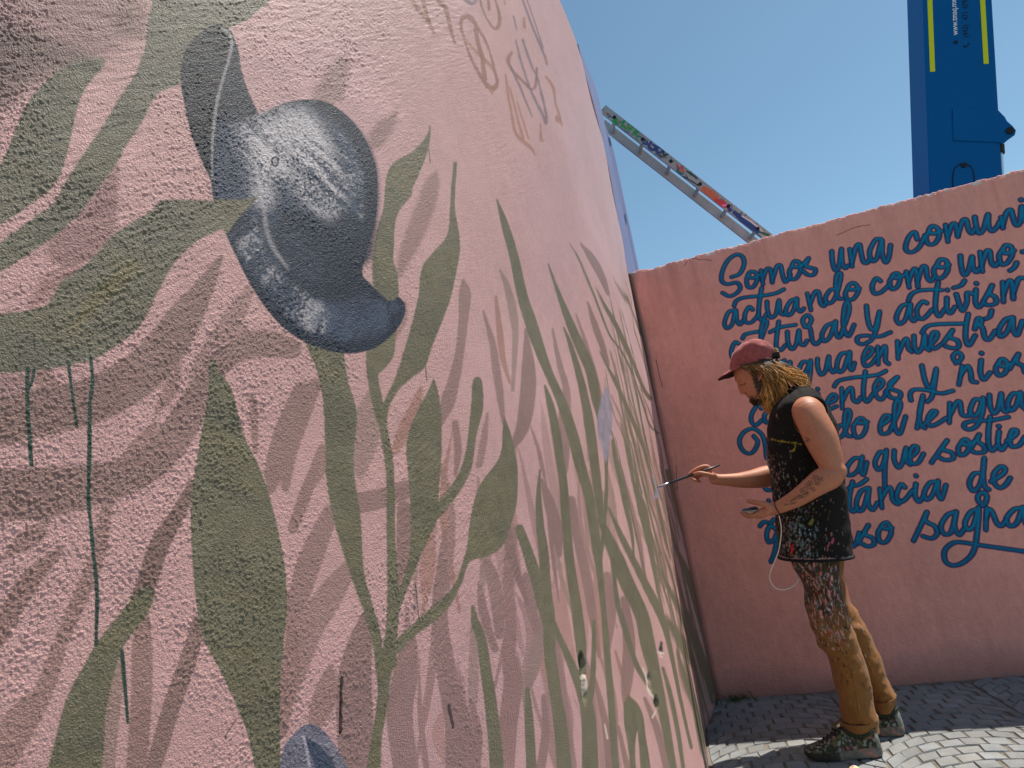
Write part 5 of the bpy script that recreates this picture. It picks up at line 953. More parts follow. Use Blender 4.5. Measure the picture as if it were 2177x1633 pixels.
near_col([B(u, v, s_ * l) for s_ in (-1, 1) for u, v, l in [(1578, 779, .072), (1584, 781, .075), (1590, 783, .077), (1597, 784, .078), (1603, 783, .078), (1610, 784, .078), (1601, 791, .077), (1603, 798, .077), (1605, 806, .076), (1607, 814, .074), (1609, 822, .072), (1612, 830, .070)]], .017, srgb(52, 36, 26), .95, .6)
# tattoo of blossoms on the left forearm, two swallows higher up
TAT = srgb(58, 58, 54)
for (u, v, r0) in [(1733, 1016, .013), (1744, 1019, .012), (1716, 1035, .014), (1722, 1027, .011), (1738, 1028, .010), (1713, 1050, .011), (1705, 1043, .009), (1728, 1040, .010)]:
    c = B(u, v, .30)
    dd = SV - c; x = dd @ PF; y = dd @ PZ; d = np.hypot(x, y); t = np.arctan2(y, x); side = ((SV - PO) @ PLf) > .235
    k = (np.abs(d - r0 * (.72 + .28 * np.cos(5 * t))) < .0022) | (np.abs(d - r0 * .3) < .0016); scol[k & side] = scol[k & side] * .35 + np.array(TAT) * .65
for (u0, v0, u1, v1, w_) in [(1710, 1056, 1690, 1062, .003), (1700, 1052, 1680, 1066, .0035), (1690, 1070, 1668, 1074, .003), (1720, 1046, 1700, 1056, .003), (1712, 929, 1717, 932, .002), (1713, 936, 1721, 938, .0022), (1714, 938, 1720, 933, .002)]:
    a = B(u0, v0, .30); b = B(u1, v1, .30); t = np.clip(((SV - a) @ (b - a)) / ((b - a) @ (b - a)), 0, 1); d = SV - a - t[:, None] * (b - a); d = np.hypot(d @ PF, d @ PZ) + .002 * vnoise(SV[:, 0] * 160, SV[:, 2] * 160, 5)
    k = (d < w_) & (((SV - PO) @ PLf) > .215); scol[k] = scol[k] * .4 + np.array(TAT) * .6
hand = np.clip(((SV - PO) @ PF - .12) / .1, 0, 1) * np.clip(1 - np.abs(SV[:, 2] - .96) / .15, 0, 1); scol *= 1 - .16 * hand[:, None] * np.array([.6, 1, 1.1])
body = obj('body', SV, SF_, m_skin, person, smooth=True); set_paint(body, scol)

# ---- cloth
def cloth(name, secs, l, m, seg=150, rows_=150, p=2.3, base=(.03, .03, .03), fold=.004, fseed=1, thick=.003, splats=None, cap_top=False, stretch=(5, 12), post=None):
    """a garment tube: sections (front, back, half width, l) from the bottom up; returns the object and its canvas"""
    S = smooth_line(np.array([[*f, *b, w_, (q[0] if q else l)] for f, b, w_, *q in secs], float), 12)
    t = np.linspace(0, len(S) - 1, rows_); S = np.stack([np.interp(t, np.arange(len(S)), S[:, i]) for i in range(6)], 1)
    R = np.array([section(s_[:2], s_[2:4], s_[4], s_[5], seg, p) for s_ in S])
    N = np.cross(np.roll(R, -1, 1) - np.roll(R, 1, 1), np.gradient(R, axis=0)); N /= np.linalg.norm(N, axis=2)[..., None] + 1e-9
    cen = R.mean(1, keepdims=True); flip = np.sign(((R - cen) * N).sum(2).mean()); N *= flip
    th = np.linspace(0, 2 * math.pi, seg, endpoint=False)[None] + np.zeros((rows_, 1)); circ = np.linalg.norm(np.roll(R, -1, 1) - R, axis=2).sum(1).mean()
    a = th / (2 * math.pi) * circ; zz = np.concatenate([[0], np.cumsum(np.linalg.norm(np.diff(R.mean(1), axis=0), axis=1))])[:, None] + np.zeros((1, seg))
    an = np.cos(th) * circ / 6.28; bn = np.sin(th) * circ / 6.28
    d = fold * (vnoise(an * stretch[0] + zz * 3 + 9, bn * stretch[0] + zz * stretch[1], fseed) + .6 * vnoise(an * 14 + zz * 9, bn * 14 - zz * 22, fseed + 1) + .3 * vnoise(an * 40, bn * 40 + zz * 44, fseed + 2) + .28 * (1 - 2.4 * np.abs(vnoise(an * 10 + zz * 16, bn * 10 - zz * 13, fseed + 3))))
    R = R + N * d[..., None]
    if post: R = post(R, th, zz)
    V = R.reshape(-1, 3); k = np.arange(rows_ - 1)[:, None] * seg + np.arange(seg)[None]; k2 = np.arange(rows_ - 1)[:, None] * seg + (np.arange(seg)[None] + 1) % seg
    F = np.stack([k, k2, k2 + seg, k + seg], 2).reshape(-1, 4)
    o = obj(name, V, F, m, person, smooth=True)
    cc = Canvas(a.ravel(), zz.ravel(), base); cc.rgb *= (1 + .12 * vnoise(a.ravel() * 30, zz.ravel() * 30, 7))[:, None]
    sm = o.modifiers.new('thickness', 'SOLIDIFY'); sm.thickness = thick; sm.offset = -1
    return o, cc, circ, zz[-1, 0], R
I2 = np.eye(2)
PAL = [srgb(*c) for c in [(176, 178, 176), (132, 136, 136), (190, 124, 120), (202, 150, 142), (160, 54, 54), (150, 138, 60), (96, 100, 62), (84, 86, 110), (112, 136, 146), (164, 138, 108), (104, 66, 58), (24, 22, 22)]]
PW = np.array([3, 5, 3, 2, 1.2, 1.2, 3, 2, 2, 4, 4, 6.0]); PW /= PW.sum()
def splatter(cc, n, afun, zfun, size=(.0015, .006), length=(.0, .02), op=.85, pal=None, pw=None, vert=.7):
    for _ in range(n):
        a0 = afun(); z0 = zfun(); c = (pal or PAL)[rng.choice(len(pal or PAL), p=(pw if pal is None or pw is not None else None) if pal else PW)]
        w_ = size[0] * .7 + (size[1] * 1.5 - size[0]) * rng.uniform(0, 1) ** 3; L_ = rng.uniform(*length); t = rng.normal(math.pi / 2, 1 - vert)
        cc.trace([(a0, z0, w_, a0 + L_ * math.cos(t), z0 + L_ * math.sin(t), w_ * rng.uniform(.3, 1.2), I2)], c, .0008, op * rng.uniform(.5, 1), .0018)
m_vest = mat('black_cotton', attr='paint', rough=.85, noise=[(300, .10)], bump=[(900, .0005, 2), (60, .001, 3)], spec=.12, sheen=.02)
m_trou = mat('mustard_twill', attr='paint', rough=.85, noise=[(200, .10)], bump=[(1000, .0005, 2), (70, .0012, 3)], spec=.2, sheen=.1)
VS = [((1657, 1183), (1812, 1181), .205), ((1653, 1145), (1810, 1148), .203), ((1649.5, 1111), (1808, 1120), .200), ((1643, 1060), (1804, 1064), .192), ((1638, 1020), (1798, 1015), .186), ((1632, 980), (1790, 972), .184), ((1633, 942), (1783, 924), .190), ((1636, 902), (1770, 884), .205), ((1642, 874), (1752, 855), .205), ((1654, 858), (1734, 834), .160), ((1664, 848), (1716, 822), .095), ((1668, 842), (1706, 818), .072)]
def armholes(R, th, zz): return R
vest, cc, circ, zt_, VR = cloth('sleeveless_top', VS, 0, m_vest, seg=260, rows_=240, base=srgb(30, 27, 26), fold=.006, fseed=21, stretch=(6, 5))
# cut the armholes
vv = VR.reshape(-1, 3); hole = np.zeros(len(vv), bool)
for s_, (u, v) in ((1, (1722, 885)), (-1, (1706, 900))):
    c = B(u, v, s_ * .19); d = vv - c; x = d @ U(B(u + 10, v + 5, 0) - B(u, v, 0)); y = d @ PZ; y = (d - x[:, None] * U(B(u + 10, v + 5, 0) - B(u, v, 0))[None]) @ U(np.cross(PLf, B(u + 10, v + 5, 0) - B(u, v, 0)))
    hole |= ((x / .066) ** 2 + (y / .088) ** 2 < 1) & (((vv - PO) @ PLf) * s_ > .06)
# z along the top grows from hem to collar; a = 0 at the front, growing to his left
qf = lambda lo, hi: (lambda: rng.uniform(lo, hi))
q4_ = circ / 4
aL = lambda: float(np.clip(rng.normal(q4_ * .55, q4_ * .42), -.1, q4_ * 1.9) % circ)
fa = np.clip(1.25 - np.abs(cc.a / q4_ - .55) / .9, 0, 1) * np.clip(1.15 - cc.z / .5, .08, 1)
for sc_, th_, c_ in ((260, .38, (116, 108, 98)), (180, .45, (150, 146, 140)), (320, .45, (92, 70, 62)), (140, .52, (96, 112, 118))):
    k = np.clip((vnoise(cc.a * sc_ + 5, cc.z * sc_ * .8, int(sc_)) + .35 * vnoise(cc.a * 24, cc.z * 24, int(sc_) + 1) - th_ - .06 - 1.0 * (1 - fa)) * 6, 0, 1)[:, None] * .6; cc.rgb = cc.rgb * (1 - k) + np.array(srgb(*c_)) * k
splatter(cc, 620, aL, lambda: abs(rng.normal(0, .17)) + .005, (.0012, .0055), (0, .014))
splatter(cc, 420, lambda: float(rng.normal(q4_ * .3, q4_ * .2) % circ), lambda: rng.uniform(.22, .46), (.0012, .006), (0, .012))
splatter(cc, 160, lambda: float(rng.uniform(0, q4_ * 1.9)), lambda: rng.uniform(.1, .6), (.001, .0035), (0, .006))
splatter(cc, 260, lambda: float(rng.uniform(q4_ * 1.9, circ)), lambda: abs(rng.normal(0, .2)), (.001, .004), (0, .01))
splatter(cc, 60, lambda: float(rng.normal(q4_ * .14, .012)), lambda: rng.uniform(.37, .45), (.004, .010), (0, .02), pal=[srgb(176, 184, 188), srgb(150, 160, 166)])
splatter(cc, 40, lambda: float(rng.normal(q4_ * .78, .03)), lambda: rng.uniform(.01, .14), (.003, .007), (.005, .02), pal=[srgb(140, 172, 184), srgb(110, 140, 150)])
for a0, z0, c, w_ in [(q4_ * .62, .045, (190, 44, 54), .014), (q4_ * 1.3, .075, (176, 72, 100), .012), (q4_ * 1.22, .055, (176, 72, 100), .008), (q4_ * .6, .03, (196, 60, 50), .012), (q4_ * .98, .15, (120, 122, 60), .016)]: cc.trace([(a0, z0, w_, a0 + .006, z0 + .015, w_ * .6, I2)], srgb(*c), .001, .9, .003)
yel = smooth_line(np.array([[q4_ * .40, .520, .004], [q4_ * .55, .508, .005], [q4_ * .68, .498, .004], [q4_ * .84, .488, .005], [q4_ * .98, .478, .0035]]), 5); cc.trace([(*yel[i], *yel[i + 1], I2) for i in range(len(yel) - 1)], srgb(168, 152, 48), .001, .9, .004)
yel = smooth_line(np.array([[q4_ * .84, .488, .004], [q4_ * .88, .468, .004], [q4_ * .80, .446, .003]]), 5); cc.trace([(*yel[i], *yel[i + 1], I2) for i in range(len(yel) - 1)], srgb(168, 152, 48), .001, .9, .004)
for a0, z0, a1, z1 in [(q4_ * .16, .60, q4_ * .26, .50), (q4_ * .2, .55, q4_ * .32, .45), (q4_ * .5, .62, q4_ * .56, .60)]: cc.trace([(a0, z0, .004, a1, z1, .002, I2)], srgb(196, 130, 116), .001, .8, .003)
for _ in range(160): cc.trace([(a0 := float(rng.uniform(0, circ)), .006, .007, a0 + .008, .006, .006, I2)], PAL[rng.choice(5)], .001, .55, .003)
set_paint(vest, cc.rgb)
bm = bmesh.new(); bm.from_mesh(vest.data); bm.verts.ensure_lookup_table(); bmesh.ops.delete(bm, geom=[bm.verts[i] for i in np.nonzero(hole)[0]], context='VERTS'); bm.to_mesh(vest.data)
bm.free()
# rolled hems: bottom, collar and armholes
vco = np.array([x.co[:] for x in vest.data.vertices]) + PO
bm = bmesh.new(); bm.from_mesh(vest.data); nbr = {}
for e in bm.edges:
    if e.is_boundary: a, b = [x.index for x in e.verts]; nbr.setdefault(a, []).append(b); nbr.setdefault(b, []).append(a)
bm.free(); seen = set(); m_hem = mat('black_hem', srgb(34, 32, 32), .85, noise=[(120, .35)], bump=[(500, .001, 2)], spec=.15)
for st_ in list(nbr):
    if st_ in seen: continue
    loop = [st_]; seen.add(st_)
    while True:
        nx = [x for x in nbr[loop[-1]] if x not in seen]
        if not nx: break
        loop.append(nx[0]); seen.add(nx[0])
    if len(loop) < 40: continue
    Q = vco[loop]; w5 = np.ones(9) / 9; Q = np.stack([np.convolve(np.concatenate([Q[-4:, i], Q[:, i], Q[:4, i]]), w5, 'valid') for i in range(3)], 1)[::2]
    MB().tube(np.vstack([Q, Q[:2]]), .0062, 8, cap=False).build('hem', m_hem, vest, smooth=True)

TN_ = [((1684, 1140), (1784, 1140), .095, .085), ((1679, 1188), (1789, 1188), .100, .092), ((1690, 1217), (1790, 1214), .100, .098), ((1706, 1257), (1794, 1257), .094, .101), ((1718, 1309), (1804, 1302), .088, .103), ((1728, 1341), (1818, 1343), .085, .104), ((1737, 1369), (1831, 1378), .084, .105), ((1757, 1394), (1838, 1400), .080, .106), ((1771, 1443), (1850, 1443), .080, .107), ((1781, 1492), (1858, 1492), .080, .108), ((1787, 1529), (1866, 1527), .080, .108)]
TFa = [((1694, 1140), (1782, 1140), .095, -.085), ((1692, 1188), (1792, 1190), .100, -.094), ((1716, 1230), (1797, 1225), .095, -.098), ((1738, 1276), (1811, 1276), .090, -.100), ((1762, 1319), (1834, 1319), .085, -.102), ((1786, 1361), (1857, 1361), .080, -.104), ((1810, 1410), (1876, 1408), .076, -.105), ((1832, 1450), (1890, 1448), .074, -.106), ((1850, 1478), (1903, 1474), .074, -.106), ((1857, 1492), (1905, 1488), .074, -.106)]
trousers = None
MUST = srgb(134, 88, 44)
for nm, S_, near_ in (('trouser_leg', TN_[::-1], True), ('trouser_leg', TFa[::-1], False)):
    o, cc, circ, zt_, R_ = cloth(nm, S_, 0, m_trou, seg=170, rows_=230, base=MUST, fold=.0075, fseed=31 if near_ else 47, stretch=(5, 9), p=2.1)
    # z: 0 at the ankle, growing to the waist; dirt and paint on the thigh
    zz = cc.z; aa = cc.a; q_ = circ / 4; ang = aa / circ * 2 * math.pi
    fr = np.cos(ang - (1.15 if near_ else -.6)); th_ = np.clip((zz - (.40 if near_ else .45) * zt_ / .8) / .10 + .5 * vnoise(aa * 30, zz * 30, 61), 0, 1) * np.clip((fr + (.25 if near_ else -.1) + .35 * vnoise(aa * 18, zz * 18, 62)) * 2.5, 0, 1)
    cc.rgb = cc.rgb * (1 - .88 * th_[:, None]) + np.array(srgb(48, 39, 33)) * .88 * th_[:, None]
    n1 = 1.0 if near_ else .35
    splatter(cc, int(900 * n1), lambda: float(rng.normal(q_ * .75, q_ * .55) % circ), lambda: rng.uniform(.38, 1.0) * zt_, (.0012, .006), (0, .02), vert=.55)
    splatter(cc, int(190 * n1), lambda: float(rng.normal(q_ * .95, q_ * .42) % circ), lambda: rng.normal(.68, .12) * zt_, (.002, .007), (.004, .024), pal=[srgb(222, 146, 138), srgb(206, 120, 116), srgb(226, 170, 160)], vert=.75)
    splatter(cc, int(140 * n1), lambda: float(rng.uniform(0, circ)), lambda: rng.uniform(.05, .5) * zt_, (.0012, .004), (0, .012))
    splatter(cc, int(50 * n1), lambda: float(rng.normal(q_ * .9, q_ * .4) % circ), lambda: rng.uniform(.2, .5) * zt_, (.003, .009), (0, .014), pal=[srgb(60, 46, 34), srgb(44, 38, 32)])
    for a0, off in ((q_ * 1.02, .0), (q_ * 3.0, .0)):
        sm_ = [(a0 + .004 * math.sin(z * 9), z) for z in np.linspace(0, zt_, 40)]
        cc.trace([(*sm_[i], .0022, *sm_[i + 1], .0022, I2) for i in range(39)], np.array(MUST) * .35, .0012, .8, .0008); cc.trace([(x + .006, z, .001, sm_[i + 1][0] + .006, sm_[i + 1][1], .001, I2) for i, (x, z) in enumerate(sm_[:-1]) if i % 2], srgb(196, 150, 90), .0005, .7, .0003)
    set_paint(o, cc.rgb)
    # turned-up cuff
    b0, b1 = S_[0], S_[1]
    if near_: cs = [((1787.5, 1553), (1870.5, 1555), .086, .108), ((1785.5, 1541), (1869.5, 1541), .087, .108), ((1785, 1530), (1868.5, 1527), .086, .108)]
    else: cs = [((1860, 1510), (1901, 1506), .072, -.106), ((1856, 1500), (1904.5, 1494), .078, -.106), ((1852, 1488), (1906, 1477), .080, -.106)]
    c_, c2, *_ = cloth('cuff', cs, 0, m_trou, seg=120, rows_=24, base=np.array(MUST) * 1.05, fold=.002, fseed=71, p=2.1, thick=.006)
    splatter(c2, 20, lambda: float(rng.uniform(0, circ)), lambda: rng.uniform(0, .06), (.0012, .004), (0, .01)); set_paint(c_, c2.rgb); c_.parent = o
# ---- shoes
m_shoe = mat('worn_canvas', attr='paint', rough=.8, noise=[(120, .25)], bump=[(500, .0012, 3)], spec=.3)
m_sole = mat('worn_rubber', attr='paint', rough=.7, noise=[(90, .25)], spec=.3)
def shoe(heel, toe, sides):
    d = (toe - heel) * [1, 1, 0]; Ln = np.linalg.norm(d); d = U(d); s_ = np.array([-d[1], d[0], 0]); h0 = heel * [1, 1, 0] + [0, 0, .009]
    #      t, sole bottom, sole top, upper top, half width, squareness
    T = [(0.00, .012, .030, .050, .016), (.02, .004, .034, .085, .028), (.08, .001, .036, .100, .034), (.16, .0, .036, .088, .036), (.26, .0, .034, .080, .036), (.36, .0, .032, .094, .037), (.44, .0, .031, .104, .039), (.52, .0, .030, .096, .042), (.62, .0, .029, .080, .046), (.72, .0, .028, .066, .048), (.82, .001, .028, .056, .047), (.90, .004, .028, .048, .042), (.96, .009, .029, .042, .032), (1.0, .017, .028, .034, .016)]
    T = smooth_line(np.array(T), 5); up = []; so_ = []
    for t, b0, b1, tp, w_ in T:
        c = h0 + d * (t * Ln) + s_ * (.008 * math.sin(t * 3.0)); r = []; q = []
        for k in range(25):
            a = math.pi * k / 24; x = math.cos(a); r.append(c + s_ * w_ * (abs(x) ** .75 * np.sign(x)) + PZ * (b1 - .004 + (tp - b1) * math.sin(a) ** .8))
        up.append(r)
        for (x, z) in [(-1.0, b0), (1.0, b0), (1.06, b0 + .006), (1.08, (b0 + b1) / 2), (1.04, b1), (-1.04, b1), (-1.08, (b0 + b1) / 2), (-1.06, b0 + .006)]: q.append(c + s_ * w_ * x + PZ * z)
        so_.append(q)
    k = len(up[0]); V = np.array(up).reshape(-1, 3); F = [(i * k + j, i * k + j + 1, (i + 1) * k + j + 1, (i + 1) * k + j) for i in range(len(up) - 1) for j in range(k - 1)] + [tuple(range(k)), tuple((len(up) - 1) * k + j for j in range(k))]
    c0 = (heel + toe) / 2
    o = obj('shoe', V, F, m_shoe, person, smooth=True); fix_normals(o)
    sub = o.modifiers.new('s', 'SUBSURF'); sub.levels = sub.render_levels = 1
    n = len(V); col = np.tile(np.array(srgb(54, 54, 42)), (n, 1)); t = ((V - h0) @ d) / Ln; nz_ = vnoise(V[:, 0] * 90 + V[:, 2] * 60, V[:, 1] * 90, 5); n2 = vnoise(V[:, 0] * 220 + 7, V[:, 1] * 220 + V[:, 2] * 150, 6)
    col = np.where((n2 > .45)[:, None], np.array(srgb(150, 150, 138)), col); col = np.where((n2 < -.62)[:, None], np.array(srgb(150, 92, 88)), col); col = np.where(((nz_ > .5) & (t > .2))[:, None], np.array(srgb(92, 92, 58)), col)
    col = np.where((t < .06)[:, None], np.array(srgb(120, 120, 110)), col); set_paint(o, col)
    m2 = MB().loft(so_); so2 = m2.build('sole', m_sole, o, smooth=False); Vs = np.concatenate(m2.V); n3 = vnoise(Vs[:, 0] * 60 + Vs[:, 2] * 70, Vs[:, 1] * 60, 8); ts = ((Vs - h0) @ d) / Ln
    cs = np.tile(np.array(srgb(112, 108, 98)), (len(Vs), 1)) * (1 + .3 * n3)[:, None]; cs = np.where((ts > .55)[:, None], np.array(srgb(52, 48, 42)) * (1 + .3 * n3)[:, None], cs); cs = np.where(((n3 > .45) & (ts < .5))[:, None], np.array(srgb(170, 110, 96)), cs); set_paint(so2, cs)
    # laces over the tongue, and the collar round the ankle
    la = MB()
    for t in (.46, .52, .58, .64, .70):
        tp = np.interp(t, T[:, 0], T[:, 3]); w_ = np.interp(t, T[:, 0], T[:, 4]) * .55; c = h0 + d * (t * Ln) + s_ * (.008 * math.sin(t * 3))
        la.tube([c - s_ * w_ + PZ * (tp - .010), c - s_ * w_ * .5 + PZ * (tp + .001), c + PZ * (tp + .003), c + s_ * w_ * .5 + PZ * (tp + .001) + d * .006, c + s_ * w_ + PZ * (tp - .010) + d * .01], .0028, 6)
    la.build('laces', m_black, o, smooth=True)
    cr = []
    for a in np.linspace(0, 2 * math.pi, 28): cr.append(h0 + d * ((.235 + .20 * math.cos(a)) * Ln) + s_ * (.008 * math.sin(.7) + .034 * math.sin(a)) + PZ * (.088 + .010 * math.cos(2 * a)))
    MB().tube(cr, .0075, 8, cap=False).build('collar', m_hemg, o, smooth=True)
m_hemg = mat('green_lining', srgb(46, 50, 36), .9, noise=[(150, .3)])
shoe(at_z(1878, 1605, .005), at_z(1713, 1612, .005) , 1); shoe(at_z(1926, 1561, .005), at_z(1772, 1560, .005), -1)
# ---- cap
m_cap = mat('red_canvas', srgb(156, 80, 78), .85, noise=[(14, .22), (60, .14), (300, .10)], bump=[(26, .010, 3), (800, .0008, 2)], spec=.2, sheen=.2)
m_under = mat('dark_lining', srgb(44, 34, 38), .9, noise=[(60, .1)])
fs = [(1553.2, 788), (1553, 772), (1556.5, 756), (1564, 744), (1575, 733.5), (1588, 726), (1599, 722.2), (1606, 721.6)]; bs = [(1643, 766), (1645.5, 754), (1645, 743), (1638, 733.5), (1629, 727), (1619, 723.4), (1611, 721.8), (1606.3, 721.6)]
ws = [.083, .085, .083, .076, .063, .044, .022, .002]
q = smooth_line(np.array([[*f, *b, w_] for f, b, w_ in zip(fs, bs, ws)]), 5); rg = [section(r[:2], r[2:4], r[4], 0, 48, 2.1, .93) for r in q]
rgn = np.array(rg); cz = vnoise(rgn[..., 0] * 34 + rgn[..., 2] * 16, rgn[..., 1] * 34 + rgn[..., 2] * 22, 91) * .0050 + vnoise(rgn[..., 0] * 60 + rgn[..., 2] * 70, rgn[..., 1] * 60, 92) * .0022; rgn = rgn + (rgn - rgn.mean((0, 1))) / .1 * cz[..., None]
cm = MB(); cm.loft(list(rgn), cap=False); cap_o = cm.build('cap', m_cap, person, smooth=True); s_ = cap_o.modifiers.new('t', 'SOLIDIFY'); s_.thickness = .003; s_.offset = -1
MB().tube(np.vstack([rgn[0], rgn[0][:1]]), .0035, 8, cap=False).build('sweatband', m_cap, cap_o, smooth=True)
bd = U(B(1528, 805.5) - B(1554.5, 787.5)); bl_ = np.linalg.norm(B(1528, 805.5) - B(1554.5, 787.5)); nbv = U(np.cross(bd, PLf)); nbv = nbv if nbv[2] > 0 else -nbv
ringf = rgn[0]; V = []; na_, nr_ = 25, 9
for i in range(na_):
    a = -1.32 + 2.64 * i / (na_ - 1); k = a / (2 * math.pi) * 48; k0 = int(math.floor(k)) % 48; f_ = k - math.floor(k); p0 = ringf[k0] * (1 - f_) + ringf[(k0 + 1) % 48] * f_
    for j in range(nr_):
        t = j / (nr_ - 1); ex = bl_ * math.sqrt(max(1 - (a / 1.36) ** 2, 0)) ; V.append(p0 + bd * ex * t + nbv * (.002 * math.sin(t * math.pi)) + nbv * .004 * (a / 1.32) ** 2 * t)
V = np.array(V); F = [(i * nr_ + j, i * nr_ + j + 1, (i + 1) * nr_ + j + 1, (i + 1) * nr_ + j) for i in range(na_ - 1) for j in range(nr_ - 1)]
nb_ = len(V); rim = list(range(nr_ - 1, nb_, nr_)); V2 = V - nbv * .0045
br = obj('brim', np.vstack([V, V2]), F + [tuple(x + nb_ for x in f[::-1]) for f in F] + [(rim[i], rim[i] + nb_, rim[i + 1] + nb_, rim[i + 1]) for i in range(len(rim) - 1)], [m_cap, m_under], cap_o, smooth=False, midx=[0] * len(F) + [1] * len(F) + [0] * (len(rim) - 1))
clip = MB(); clip.box(B(1650, 756, 0), .016, .030, .011, np.stack([PF, PLf, PZ], 1)); clip.tube([B(1643, 768, -.05), B(1650, 764, -.03), B(1652.5, 762, 0), B(1650, 764, .03), B(1643, 768, .05)], .006, 8); clip.build('buckle', m_black, cap_o, smooth=False, bevel=.004)
# ---- hair: ropy sun-bleached locks
m_hair = mat('blond_hair', attr='paint', rough=.5, noise=[(60, .25), (400, .2)], bump=[(500, .001, 3)], spec=.4)
hm = MB(); hcol = []; LASTN = [0]
def lock(pts, r, seg=7):
    P = smooth_line(np.array(pts), 7); n = len(P); t = np.linspace(0, 1, n); fr_ = rng.uniform(20, 34); ph = rng.uniform(0, 6)
    rr = r * (1 - .72 * t ** 2.0) * (1 + .13 * np.sin(t * fr_ + ph)); w_ = rng.uniform(.003, .009) * t[:, None] * np.stack([np.sin(t * 11 + ph), np.cos(t * 9 + ph * 2), np.sin(t * 8 + ph * 3)], 1)
    hm.tube(P + w_, rr, seg)
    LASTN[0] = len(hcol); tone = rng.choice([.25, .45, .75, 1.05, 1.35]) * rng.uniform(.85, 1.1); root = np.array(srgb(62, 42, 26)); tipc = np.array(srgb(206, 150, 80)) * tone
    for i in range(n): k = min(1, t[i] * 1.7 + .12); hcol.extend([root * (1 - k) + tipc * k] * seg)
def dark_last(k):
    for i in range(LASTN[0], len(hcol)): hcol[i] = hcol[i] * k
flows = [  # start (on the cap's rim), way points, end; l across the head
 ((1590, 775, .080), (1608, 780, .088), (1630, 791, .094), (1646, 814, .090), (1656, 840, .078)),
 ((1600, 773, .082), (1622, 781, .093), (1644, 800, .098), (1658, 824, .092), (1667, 848, .080)),
 ((1612, 770, .080), (1634, 780, .092), (1655, 800, .094), (1666, 822, .088), (1672, 838, .076)),
 ((1622, 769, .070), (1648, 782, .080), (1674, 800, .080), (1696, 816, .070), (1710, 824, .060)),
 ((1634, 767, .050), (1660, 779, .060), (1686, 795, .058), (1705, 810, .050), (1714, 822, .040)),
 ((1644, 764, .020), (1668, 776, .025), (1694, 792, .025), (1710, 806, .022), (1716, 822, .015)),
 ((1622, 794, .084), (1628, 808, .090), (1636, 830, .086), (1642, 854, .074), (1640, 870, .060)),
 ((1622, 802, .080), (1626, 818, .086), (1630, 842, .080), (1634, 862, .066), (1636, 874, .055)),
 ((1600, 777, .082), (1618, 785, .090), (1634, 806, .094), (1642, 834, .086), (1644, 860, .070)),
 ((1622, 812, .072), (1625, 826, .078), (1624, 842, .072), (1628, 858, .060), (1632, 868, .050)),
]
for side in (1, -1):
    for fl_ in flows:
        for rep in range(40 if side == 1 else 14):
            j = rng.normal(0, 1, (5, 3)) * np.array([[2.0, 1.0, .004], [3.0, 2.0, .008], [5, 4.2, .010], [6, 5, .012], [7, 6, .014]])
            lock([B(u + j[i, 0], v + j[i, 1], side * (l + j[i, 2] - .006)) for i, (u, v, l) in enumerate(fl_)], rng.choice([.0008, .0011, .0016, .0022, .0032]) * rng.uniform(.8, 1.1), 6)
for side in (1, -1):
    for rep in range(46):
        u0 = rng.uniform(1574, 1612); v0 = np.interp(u0, [1574, 1600, 1612], [776, 772, 771]); L_ = rng.uniform(.6, 1.0)
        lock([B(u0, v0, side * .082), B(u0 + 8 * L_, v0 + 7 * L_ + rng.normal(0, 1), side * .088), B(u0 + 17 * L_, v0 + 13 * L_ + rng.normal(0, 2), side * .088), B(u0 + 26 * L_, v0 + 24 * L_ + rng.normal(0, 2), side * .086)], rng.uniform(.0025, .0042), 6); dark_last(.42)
for rep in range(100):                                                                                    # the back of the head
    l0 = rng.uniform(-.07, .07); j = rng.normal(0, 3.5, (4, 2))
    lock([B(1644 + j[0, 0] * .3, 766 + abs(l0) * 30 + j[0, 1] * .3, l0), B(1660 + j[1, 0], 782 + j[1, 1], l0 * 1.1), B(1680 + j[2, 0], 800 + j[2, 1], l0 * 1.05), B(1696 + j[3, 0] * 1.6, 818 + j[3, 1] * 1.4, l0 * .9)], rng.choice([.001, .0016, .0024, .0036]))
for rep in range(10): lock([B(1640, 752 + rng.normal(0, 2), rng.uniform(-.03, .03)), B(1648 + rng.normal(0, 2), 746 + rng.normal(0, 3), rng.uniform(-.03, .03)), B(1652 + rng.normal(0, 2), 754 + rng.normal(0, 3), rng.uniform(-.03, .03))], .0045)
sh = MB(); sh.loft([section((1586, 774), (1642, 766), .078, 0, 24), section((1620, 788), (1652, 778), .080, 0, 24), section((1626, 806), (1664, 796), .078, 0, 24), section((1626, 826), (1674, 812), .070, 0, 24), section((1630, 846), (1684, 826), .055, 0, 24), section((1640, 858), (1676, 840), .03, 0, 24)])
nV = sum(len(v) for v in sh.V); hm.add(np.concatenate(sh.V), sh.F); hcol.extend([np.array(srgb(44, 32, 22))] * nV)
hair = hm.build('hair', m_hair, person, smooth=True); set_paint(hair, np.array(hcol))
# beard: short dark tufts over the jaw
hm = MB(); 
for _ in range(420):
    t = rng.uniform(0, 1); l = rng.uniform(-1, 1); u = np.interp(t, [0, .35, .7, 1], [1597, 1606, 1618, 1622]); v = np.interp(t, [0, .35, .7, 1], [850, 855, 848, 828]); wd = np.interp(t, [0, .35, .7, 1], [.020, .040, .056, .068])
    u += rng.normal(0, 2.0); v += rng.normal(0, 2.2); p = B(u, v, wd * (np.sign(l) * abs(l) ** .5)); dr = U(B(u + 2, v + 6, 0) - B(u, v, 0)) + rng.normal(0, .25, 3)
    hm.tube([p - dr * .002, p + dr * .006, p + dr * rng.uniform(.010, .017)], [.0016, .0013, .0005], 4)
m_beard = mat('beard', srgb(60, 40, 26), .6, noise=[(200, .3)]); hm.build('beard', m_beard, person, smooth=True)
